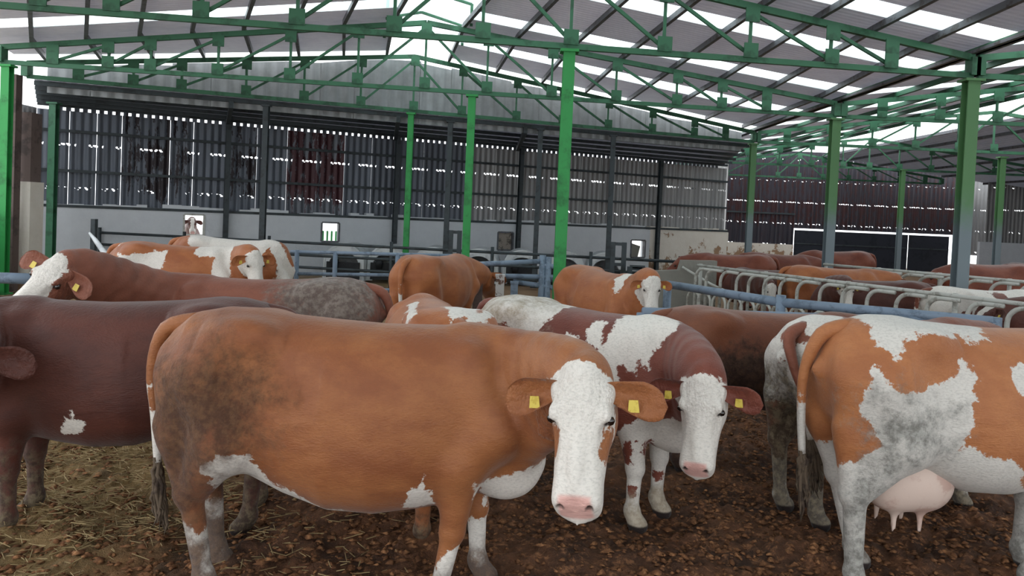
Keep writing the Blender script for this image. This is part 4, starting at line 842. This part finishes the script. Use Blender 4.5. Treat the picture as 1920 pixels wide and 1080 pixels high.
for x, w, m, l in ((897,.07,M['brick_red'],'short brown wooden post under the middle rails'), (938,.065,M['rust_white'],'short post of flaking white paint under the middle rails'), (965,.055,M['blue_steel'],'short blue grey post under the middle rails')):
    q = at_y(x,520,11.6); o = empty('fence_post', (q.x,q.y,0)); tag(o, l, 'post'); MB().box(-w,-w,0,w,w,1.02 if w > .06 else .92).build('shaft', m, o); MB().box(-w*1.15,-w*1.15,1.02 if w > .06 else .92,w*1.15,w*1.15,(1.02 if w > .06 else .92)+.03).build('cap', m, o)
# long dark rails before the back wall
a0, a1 = at_z(187,436,1.05), at_z(1275,491,1.05); dn = Vector((0,0,.30))
ps = [lerp(a0,a1,t) for t in (0,.16,.315,.53,.70,.86,1)]
fence('rail_fence', 'long dark rail fence in front of the whitewashed back wall', 'fence', [(q.x,q.y,1.18) for q in ps], [(a0,a1),(a0-dn,a1-dn),(a0-dn*2,a1-dn*2)], .035, M['dark_steel'], pr=.04)
def frame(label, x0, x1, y0, Y, zt):
    a, b = at_y(x0,y0,Y), at_y(x1,y0,Y); o = empty('narrow_gate', (a.x,a.y,0)); tag(o, label, 'gate'); w = b.x-a.x
    for x in (0,w): MB().box(x-.05,-.04,0,x+.05,.04,zt).build('upright', M['dark_steel'], o)
    for z in (zt-.04,.95,.55): MB().box(0,-.03,z-.035,w,.03,z+.035).build('crossbar', M['dark_steel'], o)
frame('narrow dark gate frame left of the second green post', 846, 862, 434, 17.4, 1.55); frame('narrow dark gate frame right of the big green post', 1150, 1171, 452, 17.2, 1.45); frame('low dark gate frame beside the concrete wall', 1181, 1209, 500, 16.6, .95)
# grey steel gate post and leaning white pole at the left
q = at_y(176,450,14.0); o = empty('gate_post', (q.x,q.y,0)); tag(o, 'dark grey steel gate post beside the leaning white pole', 'post'); MB().box(-.04,-.05,0,.04,.05,1.55).build('shaft', M['dark_steel'], o); MB().tube([(0,-.06,.85),(-.14,-.08,.75),(-.18,-.08,.35)], .03, 8).build('hook', M['dark_steel'], o, True)
pp = [at_y(168,437,13.4), at_y(180,452,13.2), at_y(200,480,13.0), at_y(238,516,12.8), at_y(262,560,12.6)]; o = empty('white_pole', (pp[-1].x,pp[-1].y,0)); tag(o, 'bent white pole leaning beside the orange and white cow', 'pole'); MB().tube([v-Vector((pp[-1].x,pp[-1].y,0)) for v in pp]+[Vector((.1,-.05,0))], .04, 8, [.02,.04,.052,.055,.055,.055]).build('shaft', M['hutch'], o, True)
# concrete wall block at the head of the stalls
a, b = at_y(1205,505,15.6), at_y(1345,490,15.6); cw = empty('concrete_wall', (a.x,15.6,0)); tag(cw, 'low grey concrete wall at the head of the stalls', 'wall')
MB().add([(0,0,0),(b.x-a.x,0,0),(b.x-a.x,.25,0),(0,.25,0),(0,0,.92),(.75,0,.98),(.8,0,1.18),(b.x-a.x,0,1.2),(0,.25,.92),(.75,.25,.98),(.8,.25,1.18),(b.x-a.x,.25,1.2)],
    [(0,1,7,6,5,4),(3,8,9,10,11,2),(4,5,9,8),(5,6,10,9),(6,7,11,10),(1,2,11,7),(0,4,8,3),(0,3,2,1)]).build('block', M['concrete'], cw)
MB().tube([(.8,-.03,1.05),(1.3,-.5,.75),(1.6,-.9,.62)], .025, 8).build('pipe', M['galv'], cw, True)
# bent tube dividers
def barrier(label, A, B, pxs, h, group=None, lower=True):
    root = empty('feed_barrier', (A[0],A[1],0)); tag(root, label, 'barrier', group); O = Vector((A[0],A[1],0)); d = Vector((B[0]-A[0],B[1]-A[1],0)); L = d.length; u = d.normalized(); nrm_ = Vector((u.y,-u.x,0))
    MB().tube([Vector((0,0,h)), u*L+Vector((0,0,h))], .028, 8).build('top_rail', M['galv'], root, True)
    MB().tube([Vector((0,0,h*.62))+nrm_*.05, u*L+Vector((0,0,h*.62))+nrm_*.05], .024, 8).build('middle_rail', M['galv'], root, True)
    for k in range(5): q = u*(L*k/4); MB().tube([q+Vector((0,0,-.05))-nrm_*.08, q+Vector((0,0,h+.03))-nrm_*.08], .035, 8).build('post', M['galv'], root, True)
    for px in pxs:
        p = on_plane(px, 540, A, B); s = (Vector((p.x,p.y,0))-O).dot(u); b = u*s+nrm_*.06; r = .20; pts = [b+Vector((0,0,-.03)), b+Vector((0,0,h-.05-r))]
        for i in range(1,7): a_ = math.pi/2*i/6; pts.append(b+u*(r-r*math.cos(a_))+Vector((0,0,h-.05-r+r*math.sin(a_))))
        pts.append(b+u*(r+.26)+Vector((0,0,h-.05))); MB().tube(pts, .03, 8).build('loop', M['galv'], root, True)
        if lower:
            pts = [b+nrm_*.25+u*(.1+.17-.17*math.cos(math.pi*i/8))+Vector((0,0,.52+.16*math.sin(math.pi*i/8))) for i in range(9)]; pts = [pts[0]-Vector((0,0,.5))]+pts+[pts[-1]-Vector((0,0,.5))]
            MB().tube(pts, .024, 7).build('low_loop', M['galv'], root, True)
LP = [1308,1328,1355,1385,1408,1437,1467,1500,1543,1585,1632,1687,1745,1822,1898,1985]
barrier('row of bent grey tube dividers in front of the stall cattle', (3.6,14.8), (6.6,8.6), LP, 1.14)
barrier('second row of bent tube dividers farther back at the right', (6.6,16.2), (9.2,12.2), [1650,1690,1725,1765,1812,1860,1915], 1.2, lower=False)
# calf hutches
def hutch(px, py, Y, label, pail):
    p = at_y(px,py,Y); o = empty('calf_hutch', (p.x,Y,0), random.uniform(-.06,.06)); tag(o, label, 'hutch', 'white calf hutches along the back wall')
    w, h, L = .56, .98, 1.35; n = 14; prof = [(-w,0),(-w*.97,.55*h)]+[(-w*.95*math.cos(math.pi*i/n), h*.55+h*.45*math.sin(math.pi*i/n)) for i in range(1,n)]+[(w*.97,.55*h),(w,0)]
    inn = [(x*.93,z*.955) for x, z in prof]; m = len(prof); vs = [(x,y,z) for y in (0,L) for x, z in prof]+[(x,y,z) for y in (0,L) for x, z in inn]
    fs = [(i,i+1,m+i+1,m+i) for i in range(m-1)]+[(2*m+i+1,2*m+i,3*m+i,3*m+i+1) for i in range(m-1)]+[(i+1,i,2*m+i,2*m+i+1) for i in range(m-1)]+[(m+i,m+i+1,3*m+i+1,3*m+i) for i in range(m-1)]
    MB().add(vs, fs).build('shell', M['hutch'], o, False)
    MB().add([(x*.95,L-.02,z*.95) for x, z in prof]+[(x*.95,L,z*.95) for x, z in prof], [tuple(range(m)),tuple(range(m,2*m))[::-1]]).build('back_panel', M['hutch'], o)
    arc = [(w*.72*math.cos(math.pi*i/10), h*.42+h*.36*math.sin(math.pi*i/10)) for i in range(11)]; out = [(w*.95*math.cos(math.pi*i/10), h*.5+h*.45*math.sin(math.pi*i/10)) for i in range(11)]
    arc = [(w*.72,0)]+arc+[(-w*.72,0)]; out = [(w*.95,0)]+out+[(-w*.95,0)]; k = len(arc)
    MB().add([(x,.02,z) for x, z in arc]+[(x,.02,z) for x, z in out]+[(x,.05,z) for x, z in arc]+[(x,.05,z) for x, z in out], [(i,i+1,k+i+1,k+i) for i in range(k-1)]+[(2*k+i+1,2*k+i,3*k+i,3*k+i+1) for i in range(k-1)]+[(i+1,i,2*k+i,2*k+i+1) for i in range(k-1)]).build('front_frame', M['hutch'], o)
    MB().box(-w*.8,-.06,.04,w*.8,-.02,.50).build('front_gate', M['black_plastic'], o)
    MB().tube([(-.2,-.16,.34),(-.2,-.16,.58)], .1, 10, [.085,.105]).build('bucket', M['black_plastic'], o, True)
    if pail: MB().tube([(.2,-.16,.30),(.2,-.16,.52)], .1, 10, [.085,.105]).build('bucket', M['black_plastic'], o, True)
for i, (px, Y, l) in enumerate(((645,20.6,'white calf hutch farthest left, below the green barred window'),(727,20.9,'white calf hutch second from the left'),(812,21.2,'white calf hutch partly behind the orange cow and narrow gate'),(898,21.5,'white calf hutch right of the second green post'),(980,21.8,'white calf hutch under the boarded window'),(1062,22.1,'white calf hutch behind the big green post'),(1137,22.4,'white calf hutch farthest right'))): hutch(px, 470, Y, l, i % 2)
# cow outside looking in at the first window
h = holes[0]; wc = wpt((h[0]+h[1])/2, 0, 1.6)
pl = wpt((h[0]+h[1])/2, h[2]+.42, .42); ns = wpt((h[0]+h[1])/2, h[2]+.06, .16)
cow('OUT', 'brown and white cow outside looking in through the small window', (wc.x,wc.y), WANG-math.pi/2, M['coat_dark'], pl, ns, 0, (.9,.95,.9), .034, face=(blaze(.05),), tags=(), tail=[])
